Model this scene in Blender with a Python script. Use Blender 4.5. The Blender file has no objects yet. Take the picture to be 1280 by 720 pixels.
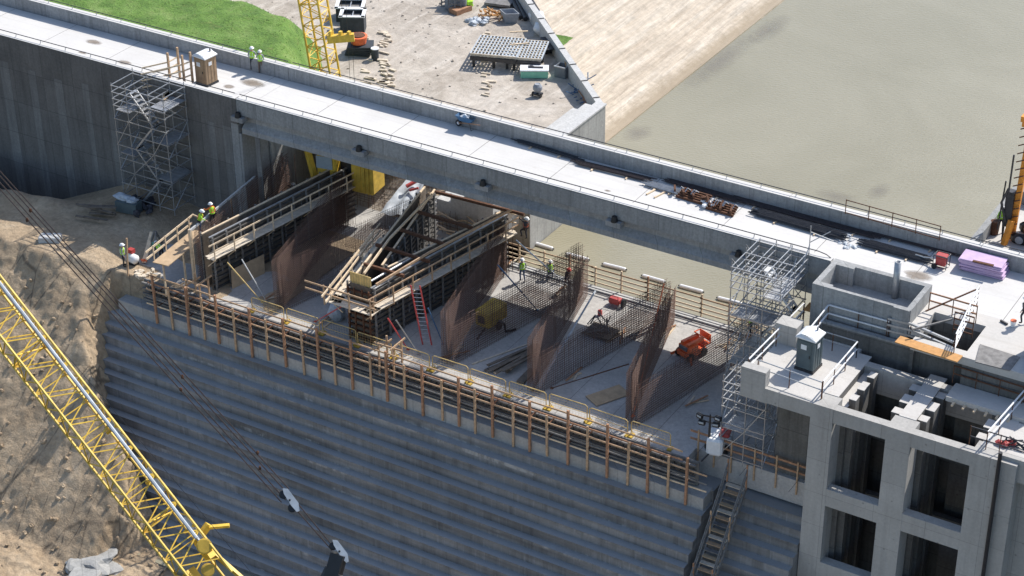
import bpy, bmesh, math, random
from mathutils import Vector, Matrix
from mathutils import noise as mnoise
random.seed(7)
R_ = random.Random(11)
sc = bpy.context.scene
# ------------------------------------------------------------------ camera
PITCH, ROLL, YAW, FPX = math.radians(30.7), math.radians(-0.51), math.radians(-31.42), 2507.0
CAM = Vector((60.0, -95.3, 58.0))
_f = Vector((math.sin(YAW)*math.cos(PITCH), math.cos(YAW)*math.cos(PITCH), -math.sin(PITCH)))
_r0 = Vector((math.cos(YAW), -math.sin(YAW), 0)); _u0 = _r0.cross(_f)
_r = _r0*math.cos(ROLL)+_u0*math.sin(ROLL); _u = -_r0*math.sin(ROLL)+_u0*math.cos(ROLL)
cd = bpy.data.cameras.new('camera'); cam = bpy.data.objects.new('camera', cd); sc.collection.objects.link(cam)
cd.sensor_width = 36; cd.lens = FPX/1280*36; cd.clip_end = 2000; cd.clip_start = 1
M = Matrix((( _r.x, _u.x, -_f.x, CAM.x), (_r.y, _u.y, -_f.y, CAM.y), (_r.z, _u.z, -_f.z, CAM.z), (0,0,0,1)))
cam.matrix_world = M
sc.camera = cam
# ------------------------------------------------------------------ light
SUNDIR = Vector((0.32, 0.87, 1.0)).normalized()       # towards the sun
w = bpy.data.worlds.new('World'); sc.world = w; w.use_nodes = True
nt = w.node_tree; bg = nt.nodes['Background']
sky = nt.nodes.new('ShaderNodeTexSky'); sky.sky_type = 'NISHITA'; sky.sun_disc = False
sky.sun_elevation = math.asin(SUNDIR.z); sky.sun_rotation = math.atan2(SUNDIR.x, SUNDIR.y)
nt.links.new(sky.outputs[0], bg.inputs[0]); bg.inputs[1].default_value = 0.14
sl = bpy.data.lights.new('sun', 'SUN'); sl.energy = 4.4; sl.angle = math.radians(0.5); sl.color = (1.0, 0.945, 0.87)
so = bpy.data.objects.new('sun', sl); sc.collection.objects.link(so)
so.rotation_euler = SUNDIR.to_track_quat('Z', 'Y').to_euler()
sc.view_settings.view_transform = 'Standard'; sc.view_settings.look = 'None'
sc.view_settings.exposure = 0.36; sc.view_settings.gamma = 1.0
sc.render.resolution_x = 1024; sc.render.resolution_y = 576

def ray(px, py): return _f + _r*((px-640)/FPX) + _u*((360-py)/FPX)
def at(px, py, z, dz=0.0):
    "point of the horizontal plane z seen at photograph position px, py"
    d = ray(px, py); t = (z-CAM.z)/d.z; p = CAM+d*t; return Vector((p.x, p.y, z+dz))
def atY(px, py, Y):
    d = ray(px, py); t = (Y-CAM.y)/d.y; return CAM+d*t

# ------------------------------------------------------------------ materials
MATS = {}
def _mat(name):
    m = bpy.data.materials.new(name); m.use_nodes = True; return m, m.node_tree, m.node_tree.nodes['Principled BSDF']
def nod(nt, t, **k):
    n = nt.nodes.new(t)
    for a, v in k.items():
        if a.startswith('i_'): n.inputs[a[2:].replace('_', ' ')].default_value = v
        else: setattr(n, a, v)
    return n
def mapped(nt, scale=(1,1,1), src='Position', rot=(0,0,0)):
    if src == 'Position':
        g = nod(nt, 'ShaderNodeNewGeometry'); o = g.outputs['Position']
    else:
        g = nod(nt, 'ShaderNodeTexCoord'); o = g.outputs['Object']
    m = nod(nt, 'ShaderNodeMapping'); m.inputs['Scale'].default_value = scale; m.inputs['Rotation'].default_value = rot
    nt.links.new(o, m.inputs['Vector']); return m.outputs[0]
def noise(nt, vec, scale, detail=5, rough=.6, dist=0.):
    n = nod(nt, 'ShaderNodeTexNoise'); n.inputs['Scale'].default_value = scale; n.inputs['Detail'].default_value = detail
    n.inputs['Roughness'].default_value = rough; n.inputs['Distortion'].default_value = dist
    nt.links.new(vec, n.inputs['Vector']); return n.outputs['Fac']
def ramp(nt, fac, stops):
    n = nod(nt, 'ShaderNodeValToRGB'); e = n.color_ramp.elements
    while len(e) < len(stops): e.new(.5)
    for i, (p, c) in enumerate(stops):
        e[i].position = p; e[i].color = (*c, 1) if len(c) == 3 else c
    nt.links.new(fac, n.inputs[0]); return n.outputs[0]
def mix(nt, a, b, fac, mode='MIX'):
    n = nod(nt, 'ShaderNodeMix', data_type='RGBA', blend_type=mode)
    for s, v in ((n.inputs[6], a), (n.inputs[7], b), (n.inputs[0], fac)):
        if hasattr(v, 'links') or hasattr(v, 'is_linked'): nt.links.new(v, s)
        elif isinstance(v, (int, float)): s.default_value = v
        else: s.default_value = (*v, 1)
    return n.outputs[2]
def bump(nt, b, h, strength=.3, dist=.05):
    n = nod(nt, 'ShaderNodeBump'); n.inputs['Strength'].default_value = strength; n.inputs['Distance'].default_value = dist
    nt.links.new(h, n.inputs['Height']); nt.links.new(n.outputs[0], b.inputs['Normal'])
def g(v): return (v, v, v)
def simple(name, col, rough=.6, metal=0., var=.25, scale=3., src='Position'):
    m, nt, b = _mat(name)
    v = mapped(nt, src=src)
    n = noise(nt, v, scale, 6, .65)
    lo = tuple(c*(1-var) for c in col); hi = tuple(min(1, c*(1+var)) for c in col)
    c = ramp(nt, n, [(.3, lo), (.7, hi)])
    nt.links.new(c, b.inputs['Base Color']); b.inputs['Roughness'].default_value = rough; b.inputs['Metallic'].default_value = metal
    bump(nt, b, n, .15, .01)
    MATS[name] = m; return m
def concrete(name, base, dark, streak=.5, joints=None, panel=None, holes=False, bigvar=.5, tint=(1,1,1), pits=True, fa=(.72,1.18), boff=0, bc=(.86,1.1), mort=.025):
    """weathered concrete: blotches, runs of rain water, pour lines, tie holes"""
    m, nt, b = _mat(name)
    big = noise(nt, mapped(nt), .35, 6, .6, .4)
    fine = noise(nt, mapped(nt), 6, 8, .7)
    run = noise(nt, mapped(nt, (2.2, 2.2, .16)), 1.0, 6, .65)
    run2 = noise(nt, mapped(nt, (6, 6, .35)), 1.0, 4, .6)
    c = ramp(nt, big, [(.25, dark), (.75, base)])
    c = mix(nt, c, tuple(x*.62 for x in dark), ramp(nt, run, [(.48, g(0)), (.72, g(streak))]))
    c = mix(nt, c, tuple(min(1, x*1.35) for x in base), ramp(nt, run2, [(.56, g(0)), (.78, g(streak*.7))]))
    c = mix(nt, c, ramp(nt, fine, [(.25, g(fa[0])), (.75, g(fa[1]))]), 1.0, 'MULTIPLY')
    if joints:                       # pour lines along z and x
        jx, jz = joints
        br = nod(nt, 'ShaderNodeTexBrick'); br.offset = boff; br.squash = 1
        br.inputs['Scale'].default_value = 1; br.inputs['Mortar Size'].default_value = mort
        br.inputs['Brick Width'].default_value = jx; br.inputs['Row Height'].default_value = jz
        br.inputs['Color1'].default_value = (*g(bc[0]),1); br.inputs['Color2'].default_value = (*g(bc[1]),1); br.inputs['Mortar'].default_value = (.6,.6,.6,1)
        br.inputs['Bias'].default_value = 0
        gm = nod(nt, 'ShaderNodeNewGeometry'); sp = nod(nt, 'ShaderNodeSeparateXYZ'); nt.links.new(gm.outputs['Position'], sp.inputs[0])
        ad = nod(nt, 'ShaderNodeMath', operation='ADD'); nt.links.new(sp.outputs[0], ad.inputs[0]); nt.links.new(sp.outputs[1], ad.inputs[1])
        cb = nod(nt, 'ShaderNodeCombineXYZ'); nt.links.new(ad.outputs[0], cb.inputs[0]); zo = nod(nt, 'ShaderNodeMath', operation='ADD'); zo.inputs[1].default_value = -.03; nt.links.new(sp.outputs[2], zo.inputs[0]); nt.links.new(zo.outputs[0], cb.inputs[1])
        nt.links.new(cb.outputs[0], br.inputs['Vector'])
        c = mix(nt, c, br.outputs['Color'], .8, 'MULTIPLY')
    if pits:
        vo = nod(nt, 'ShaderNodeTexVoronoi'); vo.inputs['Scale'].default_value = 1.3; nt.links.new(mapped(nt), vo.inputs['Vector'])
        c = mix(nt, c, tuple(x*.45 for x in dark), ramp(nt, vo.outputs['Distance'], [(.05, g(.55)), (.11, g(0))]))
    c = mix(nt, c, tint, 1.0, 'MULTIPLY')
    nt.links.new(c, b.inputs['Base Color']); b.inputs['Roughness'].default_value = .88
    bump(nt, b, fine, .35, .02)
    MATS[name] = m; return m
concrete('deck_concrete', (.62,.61,.59), (.55,.54,.52), .05, None, pits=False, fa=(.93,1.03))
concrete('parapet_concrete', (.35,.355,.35), (.25,.255,.255), .6, (3.05, 9), pits=False)
concrete('girder_concrete', (.37,.37,.365), (.27,.27,.27), .45, (3.05, 9), pits=False)
concrete('dam_concrete', (.185,.175,.165), (.115,.11,.105), .6, (2.9, 2.6), pits=False)
concrete('dam_strip', (.24,.235,.225), (.15,.145,.14), .7, (2.9, 2.6), pits=False)
concrete('step_concrete', (.235,.235,.235), (.15,.148,.145), .8, None, pits=False, fa=(.85,1.12))
def step_batch_and_sky_tones():
    m = MATS['step_concrete']; nt = m.node_tree; b = nt.nodes['Principled BSDF']; src = b.inputs['Base Color'].links[0].from_socket
    rows = noise(nt, mapped(nt, (.11,.4,1.75)), 1.0, 3, .5)                     # whole lifts cast from different batches
    c = mix(nt, src, ramp(nt, rows, [(.3, g(.66)), (.7, g(1.42))]), 1.0, 'MULTIPLY')
    ef = noise(nt, mapped(nt, (1.4,1.4,.5)), 1.0, 5, .7); rw = noise(nt, mapped(nt, (.05,.3,1.1)), 1.3, 2, .5)
    a_ = nod(nt, 'ShaderNodeMath', operation='MULTIPLY'); nt.links.new(ramp(nt, ef, [(.5, g(0)), (.62, g(1))]), a_.inputs[0]); nt.links.new(ramp(nt, rw, [(.56, g(0)), (.66, g(.8))]), a_.inputs[1])
    c = mix(nt, c, (.42,.42,.41), a_.outputs[0])
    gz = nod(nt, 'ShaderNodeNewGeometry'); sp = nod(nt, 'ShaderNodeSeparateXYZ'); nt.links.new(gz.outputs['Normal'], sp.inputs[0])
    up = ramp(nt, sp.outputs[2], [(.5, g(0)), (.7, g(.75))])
    c = mix(nt, c, (.33,.335,.335), up); nt.links.new(c, b.inputs['Base Color'])  # sky light on the treads painted in: upward faces mixed paler
step_batch_and_sky_tones()
def deck_marks():
    for nm in ('deck_concrete', 'tower_deck'):
        m = MATS[nm]; nt = m.node_tree; b = nt.nodes['Principled BSDF']; src = b.inputs['Base Color'].links[0].from_socket
        tr = noise(nt, mapped(nt, (.07,3.2,1)), 1.0, 5, .65, .2); sp_ = noise(nt, mapped(nt), .9, 8, .75, .6)
        c = mix(nt, src, (.36,.33,.29), ramp(nt, tr, [(.55, g(0)), (.75, g(.4))]))
        c = mix(nt, c, (.38,.33,.27), ramp(nt, sp_, [(.60, g(0)), (.72, g(.45))])); nt.links.new(c, b.inputs['Base Color'])
concrete('new_concrete', (.42,.41,.39), (.34,.335,.32), .35, (2.4, 60), pits=False)
concrete('slab_concrete', (.50,.485,.46), (.37,.36,.345), .25, None, pits=False)
concrete('tower_concrete', (.47,.46,.435), (.36,.35,.33), .3, (3.0, 2.2), bc=(.94,1.05), fa=(.86,1.09), mort=.014)
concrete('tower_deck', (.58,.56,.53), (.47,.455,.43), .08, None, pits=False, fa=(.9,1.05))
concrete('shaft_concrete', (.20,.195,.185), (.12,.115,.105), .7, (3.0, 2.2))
concrete('lit_wall', (.42,.42,.40), (.32,.32,.31), .6, (1.2, 30), pits=False)
concrete('pale_concrete', (.55,.55,.54), (.45,.45,.44), .2, None, pits=False)
simple('steel_galv', (.42,.43,.44), .45, .6, .2)
simple('steel_dark', (.06,.06,.065), .5, .6)
simple('steel_rust', (.12,.055,.03), .85, .2, .45, 8)
simple('rebar', (.14,.085,.066), .8, .2, .4, 5)
simple('rebar_dark', (.07,.055,.055), .8, .3, .35, 5)
simple('timber', (.46,.31,.19), .8, 0, .3, 5)
simple('timber_pale', (.66,.52,.36), .8, 0, .25, 5)
simple('timber_post', (.37,.20,.115), .85, 0, .35, 5)
simple('plywood', (.44,.32,.20), .8, 0, .2, 2)
simple('plywood_dark', (.16,.13,.10), .85, 0, .4, 2)
simple('form_steel', (.10,.095,.09), .7, .3, .4, 3)
simple('form_grey', (.19,.185,.18), .75, .2, .35, 3)
simple('plank', (.60,.52,.41), .85, 0, .22, 4)
simple('crane_yellow', (.72,.47,.06), .5, 0, .28, 2.5)
simple('yellow_dirty', (.55,.36,.05), .6, 0, .3, 2)
simple('frame_yellow', (.55,.40,.16), .7, 0, .25, 3)
simple('orange', (.80,.16,.05), .5, 0, .2, 3)
simple('rig_orange', (.72,.27,.03), .5, 0, .25, 3)
simple('orange_board', (.50,.26,.09), .8, 0, .2, 4)
simple('red', (.42,.06,.055), .5, 0, .2, 3)
simple('ladder_red', (.50,.07,.07), .5, 0, .2, 3)
simple('white', (.75,.76,.77), .5, 0, .08, 3)
simple('grey_plastic', (.16,.18,.20), .5, 0, .15, 3)
simple('toilet_grey', (.085,.115,.125), .5, 0, .15, 3)
simple('toilet_tan', (.33,.22,.13), .55, 0, .2, 3)
simple('green_lid', (.22,.55,.40), .5, 0, .1, 3)
simple('black', (.015,.015,.017), .5, 0, .3, 5)
simple('dark_box', (.035,.045,.055), .6, .1, .3, 3)
simple('foam_purple', (.52,.38,.56), .7, 0, .12, 2)
simple('blue', (.05,.13,.25), .5, 0, .2, 4)
simple('tarp', (.42,.46,.50), .6, 0, .25, 2)
simple('rope_steel', (.11,.075,.06), .6, .5, .3, 4)
simple('skin', (.50,.29,.20), .6, 0, .05, 3)
simple('vest_lime', (.42,.75,.05), .7, 0, .12, 8)
simple('vest_orange', (.85,.20,.03), .7, 0, .12, 8)
simple('shirt_grey', (.28,.30,.33), .85, 0, .15, 5)
simple('shirt_dark', (.05,.05,.06), .85, 0, .2, 5)
simple('trousers_dark', (.025,.028,.04), .85, 0, .2, 5)
simple('trousers_brown', (.16,.12,.09), .85, 0, .2, 5)
simple('jeans', (.06,.09,.16), .85, 0, .2, 5)
simple('boots', (.05,.035,.025), .8, 0, .2, 5)
simple('hat_white', (.82,.83,.84), .35, 0, .03, 5)
simple('hat_red', (.65,.06,.04), .4, 0, .05, 5)
simple('glass_dark', (.02,.03,.04), .08, 0, .1, 3)
simple('glass_pale', (.35,.40,.44), .15, 0, .1, 3)

def water_mat():
    m, nt, b = _mat('muddy_water')
    v = mapped(nt)
    n1 = noise(nt, v, .06, 6, .6, .8)
    c = ramp(nt, n1, [(.3, (.235,.215,.145)), (.7, (.295,.272,.195))])
    n2 = noise(nt, mapped(nt, (.3,.3,.3)), .9, 6, .6, 1.2)
    sh = noise(nt, mapped(nt, (.10,.10,.1)), 1.0, 6, .7, 1.0)
    nt.links.new(c, b.inputs['Base Color']); b.inputs['Roughness'].default_value = .32
    b.inputs['Specular IOR Level'].default_value = .5
    wv = nod(nt, 'ShaderNodeTexWave', wave_type='BANDS', bands_direction='X'); wv.inputs['Scale'].default_value = 1.3
    wv.inputs['Distortion'].default_value = 9; wv.inputs['Detail'].default_value = 4; wv.inputs['Detail Scale'].default_value = 1.6
    nt.links.new(mapped(nt, (1.1,.55,1), rot=(0,0,.9)), wv.inputs['Vector'])
    nb = noise(nt, mapped(nt, (1.0,2.1,1), rot=(0,0,.5)), 1.9, 3, .5, .6)
    a = nod(nt, 'ShaderNodeMath', operation='ADD'); nt.links.new(wv.outputs['Fac'], a.inputs[0]); nt.links.new(nb, a.inputs[1])
    bump(nt, b, a.outputs[0], .3, .035)
    MATS['muddy_water'] = m
water_mat()
def silt_mat():
    m, nt, b = _mat('silt_patch')
    v = mapped(nt)
    n = noise(nt, v, 1.2, 8, .75, .5); n2 = noise(nt, v, .25, 5, .6, .5)
    c = ramp(nt, n, [(.3, (.15,.125,.115)), (.7, (.28,.255,.22))])
    nt.links.new(c, b.inputs['Base Color']); b.inputs['Roughness'].default_value = .4
    tc = nod(nt, 'ShaderNodeTexCoord'); gr = nod(nt, 'ShaderNodeTexGradient', gradient_type='SPHERICAL')
    mp = nod(nt, 'ShaderNodeMapping'); mp.inputs['Location'].default_value = (-1,-1,0); mp.inputs['Scale'].default_value = (2,2,0)
    nt.links.new(tc.outputs['Generated'], mp.inputs[0]); nt.links.new(mp.outputs[0], gr.inputs[0])
    mu = nod(nt, 'ShaderNodeMath', operation='MULTIPLY'); nt.links.new(gr.outputs[1], mu.inputs[0]); nt.links.new(n, mu.inputs[1])
    a = ramp(nt, mu.outputs[0], [(.14, g(0)), (.5, g(.33))])
    nt.links.new(a, b.inputs['Alpha']); MATS['silt_patch'] = m
silt_mat()
m_ = MATS['silt_patch'].copy(); m_.name = 'mud_stain'; MATS['mud_stain'] = m_
for n_ in m_.node_tree.nodes:
    if n_.type == 'VALTORGB' and abs(n_.color_ramp.elements[1].position-.5) < 1e-4: n_.color_ramp.elements[0].position = .1; n_.color_ramp.elements[1].position = .3; n_.color_ramp.elements[1].color = (.7,.7,.7,1)
    elif n_.type == 'VALTORGB': n_.color_ramp.elements[0].color = (.16,.12,.085,1); n_.color_ramp.elements[1].color = (.42,.36,.29,1)
def sand_mat():
    m, nt, b = _mat('yard_sand')
    v = mapped(nt)
    n1 = noise(nt, v, .22, 8, .65, .8); n2 = noise(nt, v, 2.2, 8, .75)
    tr = noise(nt, mapped(nt, (1.6,.22,1), rot=(0,0,-.25)), 1.0, 6, .6, .3)
    c = ramp(nt, n1, [(.3, (.33,.285,.235)), (.55, (.47,.42,.36)), (.75, (.58,.53,.47))])
    c = mix(nt, c, (.66,.61,.54), ramp(nt, tr, [(.52, g(0)), (.72, g(.6))]))
    c = mix(nt, c, ramp(nt, n2, [(.25, g(.7)), (.75, g(1.15))]), 1.0, 'MULTIPLY')
    nt.links.new(c, b.inputs['Base Color']); b.inputs['Roughness'].default_value = .95
    bump(nt, b, n2, .7, .12); MATS['yard_sand'] = m
sand_mat()
def earth_mat():
    m, nt, b = _mat('excavated_earth')
    v = mapped(nt)
    n1 = noise(nt, v, .3, 8, .65, .6); n2 = noise(nt, v, 2.6, 9, .75, .3)
    c = ramp(nt, n1, [(.3, (.36,.265,.17)), (.55, (.49,.375,.25)), (.75, (.60,.485,.345))])
    c = mix(nt, c, ramp(nt, n2, [(.25, g(.55)), (.75, g(1.25))]), 1.0, 'MULTIPLY')
    ck = nod(nt, 'ShaderNodeTexVoronoi', feature='DISTANCE_TO_EDGE'); ck.inputs['Scale'].default_value = .38
    mx = nod(nt, 'ShaderNodeVectorMath', operation='ADD'); nn = nod(nt, 'ShaderNodeTexNoise'); nn.inputs['Scale'].default_value = .8; nn.inputs['Detail'].default_value = 6
    nt.links.new(mapped(nt, (1.5,.22,.3)), mx.inputs[0]); nt.links.new(nn.outputs['Color'], mx.inputs[1]); nt.links.new(mx.outputs[0], ck.inputs['Vector'])
    gz = nod(nt, 'ShaderNodeNewGeometry'); sp = nod(nt, 'ShaderNodeSeparateXYZ'); nt.links.new(gz.outputs['Normal'], sp.inputs[0])
    steep = ramp(nt, sp.outputs[2], [(.72, g(1)), (.93, g(0))])
    cr = ramp(nt, ck.outputs['Distance'], [(.006, g(.6)), (.02, g(0))])
    cm = nod(nt, 'ShaderNodeMix', data_type='RGBA', blend_type='MULTIPLY'); cm.inputs[0].default_value = 1
    nt.links.new(steep, cm.inputs[6]); nt.links.new(cr, cm.inputs[7])
    c = mix(nt, c, (.05,.04,.03), cm.outputs[2])
    nt.links.new(c, b.inputs['Base Color']); b.inputs['Roughness'].default_value = .95
    bump(nt, b, n2, .9, .22); MATS['excavated_earth'] = m
earth_mat()
def slope_mat():
    m, nt, b = _mat('soil_cement')
    s1 = noise(nt, mapped(nt, (1.0,.045,1)), 1.3, 8, .7, .25)
    s2 = noise(nt, mapped(nt, (3.5,.16,1)), 1.3, 6, .7, .3)
    n2 = noise(nt, mapped(nt), 1.6, 8, .75)
    c = ramp(nt, s1, [(.3, (.47,.39,.30)), (.5, (.58,.50,.40)), (.68, (.66,.60,.51))])
    c = mix(nt, c, ramp(nt, s2, [(.3, g(.74)), (.7, g(1.12))]), 1.0, 'MULTIPLY')
    c = mix(nt, c, ramp(nt, n2, [(.28, g(.78)), (.6, g(1.06))]), 1.0, 'MULTIPLY')
    blo = noise(nt, mapped(nt, (1,.4,1)), .5, 7, .7, .5)
    c = mix(nt, c, ramp(nt, blo, [(.3, g(.82)), (.65, g(1.08))]), 1.0, 'MULTIPLY')
    gz = nod(nt, 'ShaderNodeNewGeometry'); sp = nod(nt, 'ShaderNodeSeparateXYZ'); nt.links.new(gz.outputs['Position'], sp.inputs[0])
    ad = nod(nt, 'ShaderNodeMath', operation='MULTIPLY_ADD'); nt.links.new(n2, ad.inputs[0]); ad.inputs[1].default_value = .5; nt.links.new(sp.outputs[2], ad.inputs[2])
    mr = nod(nt, 'ShaderNodeMapRange'); mr.inputs[1].default_value = -11.75; mr.inputs[2].default_value = -11.1; nt.links.new(ad.outputs[0], mr.inputs[0])
    c = mix(nt, c, (.30,.24,.165), ramp(nt, mr.outputs[0], [(.25, g(.75)), (.8, g(0))]))
    nt.links.new(c, b.inputs['Base Color']); b.inputs['Roughness'].default_value = .95
    bump(nt, b, s2, .6, .18); MATS['soil_cement'] = m
slope_mat()
def grass_mat():
    m, nt, b = _mat('grass_green')
    v = mapped(nt)
    n1 = noise(nt, v, .5, 6, .6, .6); n2 = noise(nt, v, 5, 6, .7)
    c = ramp(nt, n1, [(.3, (.07,.15,.022)), (.5, (.12,.23,.035)), (.72, (.19,.29,.075))])
    c = mix(nt, c, ramp(nt, n2, [(.25, g(.6)), (.75, g(1.25))]), 1.0, 'MULTIPLY')
    dry = noise(nt, mapped(nt, (1,2.2,1), rot=(0,0,.4)), .9, 8, .75, .8)
    c = mix(nt, c, (.24,.23,.085), ramp(nt, dry, [(.54, g(0)), (.74, g(.65))]))
    nt.links.new(c, b.inputs['Base Color']); b.inputs['Roughness'].default_value = .9
    bump(nt, b, n2, .8, .2); MATS['grass_green'] = m
grass_mat()

deck_marks()
# ------------------------------------------------------------------ mesh builder
class MB:
    def __init__(s): s.v = []; s.f = []; s.mi = []; s.m = 0
    def add(s, vs, fs):
        o = len(s.v); s.v += [tuple(v) for v in vs]; s.f += [tuple(i+o for i in f) for f in fs]; s.mi += [s.m]*len(fs); return s
    def box(s, a, b):
        x0,x1 = sorted((a[0],b[0])); y0,y1 = sorted((a[1],b[1])); z0,z1 = sorted((a[2],b[2]))
        return s.add([(x0,y0,z0),(x1,y0,z0),(x1,y1,z0),(x0,y1,z0),(x0,y0,z1),(x1,y0,z1),(x1,y1,z1),(x0,y1,z1)],
              [(0,3,2,1),(4,5,6,7),(0,1,5,4),(1,2,6,5),(2,3,7,6),(3,0,4,7)])
    def cbox(s, c, sz, rz=0, bev=0):
        c = Vector(c); hx,hy,hz = sz[0]/2,sz[1]/2,sz[2]/2; ca,sa = math.cos(rz),math.sin(rz)
        if bev:
            hx2,hy2 = hx-bev,hy-bev; vs = []
            for z,ix in ((-hz,bev*.6),(-hz+bev,0),(hz-bev,0),(hz,bev)):
                for x,y in ((-hx+bev,-hy),(hx-bev,-hy),(hx,-hy+bev),(hx,hy-bev),(hx-bev,hy),(-hx+bev,hy),(-hx,hy-bev),(-hx,-hy+bev)):
                    kx = (hx-ix)/hx; ky = (hy-ix)/hy; x*=kx; y*=ky
                    vs.append((c.x+x*ca-y*sa, c.y+x*sa+y*ca, c.z+z))
            fs = [tuple(range(7,-1,-1)), tuple(range(24,32))]
            for k in range(3):
                for i in range(8): j=(i+1)%8; fs.append((k*8+i,k*8+j,k*8+8+j,k*8+8+i))
            return s.add(vs, fs)
        vs = [(c.x+x*ca-y*sa, c.y+x*sa+y*ca, c.z+z) for z in (-hz,hz) for x,y in ((-hx,-hy),(hx,-hy),(hx,hy),(-hx,hy))]
        return s.add(vs, [(0,3,2,1),(4,5,6,7),(0,1,5,4),(1,2,6,5),(2,3,7,6),(3,0,4,7)])
    def prism(s, poly, z0, z1):
        n = len(poly); a = sum(poly[i][0]*poly[(i+1)%n][1]-poly[(i+1)%n][0]*poly[i][1] for i in range(n))
        if a < 0: poly = poly[::-1]
        f0 = z0 if callable(z0) else (lambda x,y: z0); f1 = z1 if callable(z1) else (lambda x,y: z1)
        vs = [(x,y,f0(x,y)) for x,y in poly]+[(x,y,f1(x,y)) for x,y in poly]
        return s.add(vs, [tuple(range(n-1,-1,-1)), tuple(range(n,2*n))]+[(i,(i+1)%n,n+(i+1)%n,n+i) for i in range(n)])
    def ext(s, prof, p, q, side):
        """profile (a, z) swept from p to q (xy points), a measured along unit vector side"""
        n = len(prof); vs = []
        for e in (p, q):
            for a, z in prof: vs.append((e[0]+side[0]*a, e[1]+side[1]*a, z+(e[2] if len(e) > 2 else 0)))
        return s.add(vs, [tuple(range(n)), tuple(range(2*n-1,n-1,-1))]+[(i,n+i,n+(i+1)%n,(i+1)%n) for i in range(n)])
    def beam(s, p, q, w=.05, h=None, up=(0,0,1), n=4):
        p, q = Vector(p), Vector(q); d = q-p
        if d.length < 1e-6: return s
        d.normalize(); up = Vector(up)
        if abs(d.dot(up)) > .98: up = Vector((1,0,0)) if abs(d.x) < .9 else Vector((0,1,0))
        a = d.cross(up).normalized(); b = a.cross(d)
        h = w if h is None else h; vs = []
        for e in (p, q):
            if n == 4:
                for i,j in ((-1,-1),(1,-1),(1,1),(-1,1)): vs.append(e+a*(i*w/2)+b*(j*h/2))
            else:
                for k in range(n): t = 2*math.pi*k/n; vs.append(e+a*(math.cos(t)*w/2)+b*(math.sin(t)*h/2))
        return s.add(vs, [tuple(range(n)), tuple(range(2*n-1,n-1,-1))]+[(i,n+i,n+(i+1)%n,(i+1)%n) for i in range(n)])
    def tube(s, pts, r, n=6):
        pts = [Vector(p) for p in pts]
        if not hasattr(r, '__len__'): r = [r]*len(pts)
        vs = []; prev = None
        for i, p in enumerate(pts):
            d = (pts[min(i+1,len(pts)-1)]-pts[max(i-1,0)]).normalized()
            if prev is None: a = d.cross(Vector((0,0,1)) if abs(d.z) < .9 else Vector((1,0,0))).normalized()
            else: a = (prev-d*prev.dot(d)).normalized()
            prev = a; b = d.cross(a)
            for k in range(n): t = 2*math.pi*k/n; vs.append(p+a*math.cos(t)*r[i]+b*math.sin(t)*r[i])
        m = len(pts)
        fs = [tuple(range(n-1,-1,-1)), tuple(range((m-1)*n, m*n))]
        for i in range(m-1):
            for k in range(n): fs.append((i*n+k, i*n+(k+1)%n, (i+1)*n+(k+1)%n, (i+1)*n+k))
        return s.add(vs, fs)
    def cyl(s, p, r, h, n=14, r2=None, axis='z'):
        p = Vector(p); d = {'z':Vector((0,0,1)),'x':Vector((1,0,0)),'y':Vector((0,1,0))}[axis] if isinstance(axis, str) else Vector(axis).normalized()
        return s.tube([p, p+d*h], [r, r if r2 is None else r2], n)
    def lathe(s, c, prof, n=16, sx=1, sy=1):
        vs = [(c[0]+r*math.cos(2*math.pi*k/n)*sx, c[1]+r*math.sin(2*math.pi*k/n)*sy, c[2]+z) for r,z in prof for k in range(n)]
        m = len(prof); fs = [tuple(range(n-1,-1,-1)), tuple(range((m-1)*n, m*n))]
        for i in range(m-1):
            for k in range(n): fs.append((i*n+k, i*n+(k+1)%n, (i+1)*n+(k+1)%n, (i+1)*n+k))
        return s.add(vs, fs)
    def blob(s, c, r, seed=0, amp=.3, n=10, m=7):
        vs = []
        rx,ry,rz = r if hasattr(r,'__len__') else (r,r,r)
        for i in range(m+1):
            ph = math.pi*i/m
            for k in range(n):
                t = 2*math.pi*k/n; d = Vector((math.sin(ph)*math.cos(t), math.sin(ph)*math.sin(t), math.cos(ph)))
                q = 1+amp*mnoise.noise(d*1.7+Vector((seed*3.1,seed,0)))*1.6
                vs.append((c[0]+d.x*rx*q, c[1]+d.y*ry*q, c[2]+d.z*rz*q))
        fs = []
        for i in range(m):
            for k in range(n): fs.append((i*n+k, (i+1)*n+k, (i+1)*n+(k+1)%n, i*n+(k+1)%n))
        return s.add(vs, fs)
    def wheel(s, c, r, wd, axis='x', n=16):
        c = Vector(c); d = {'x':Vector((1,0,0)),'y':Vector((0,1,0))}[axis] if isinstance(axis,str) else Vector(axis)
        return s.tube([c-d*wd/2, c-d*wd*.38, c+d*wd*.38, c+d*wd/2], [r*.82, r, r, r*.82], n)

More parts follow.
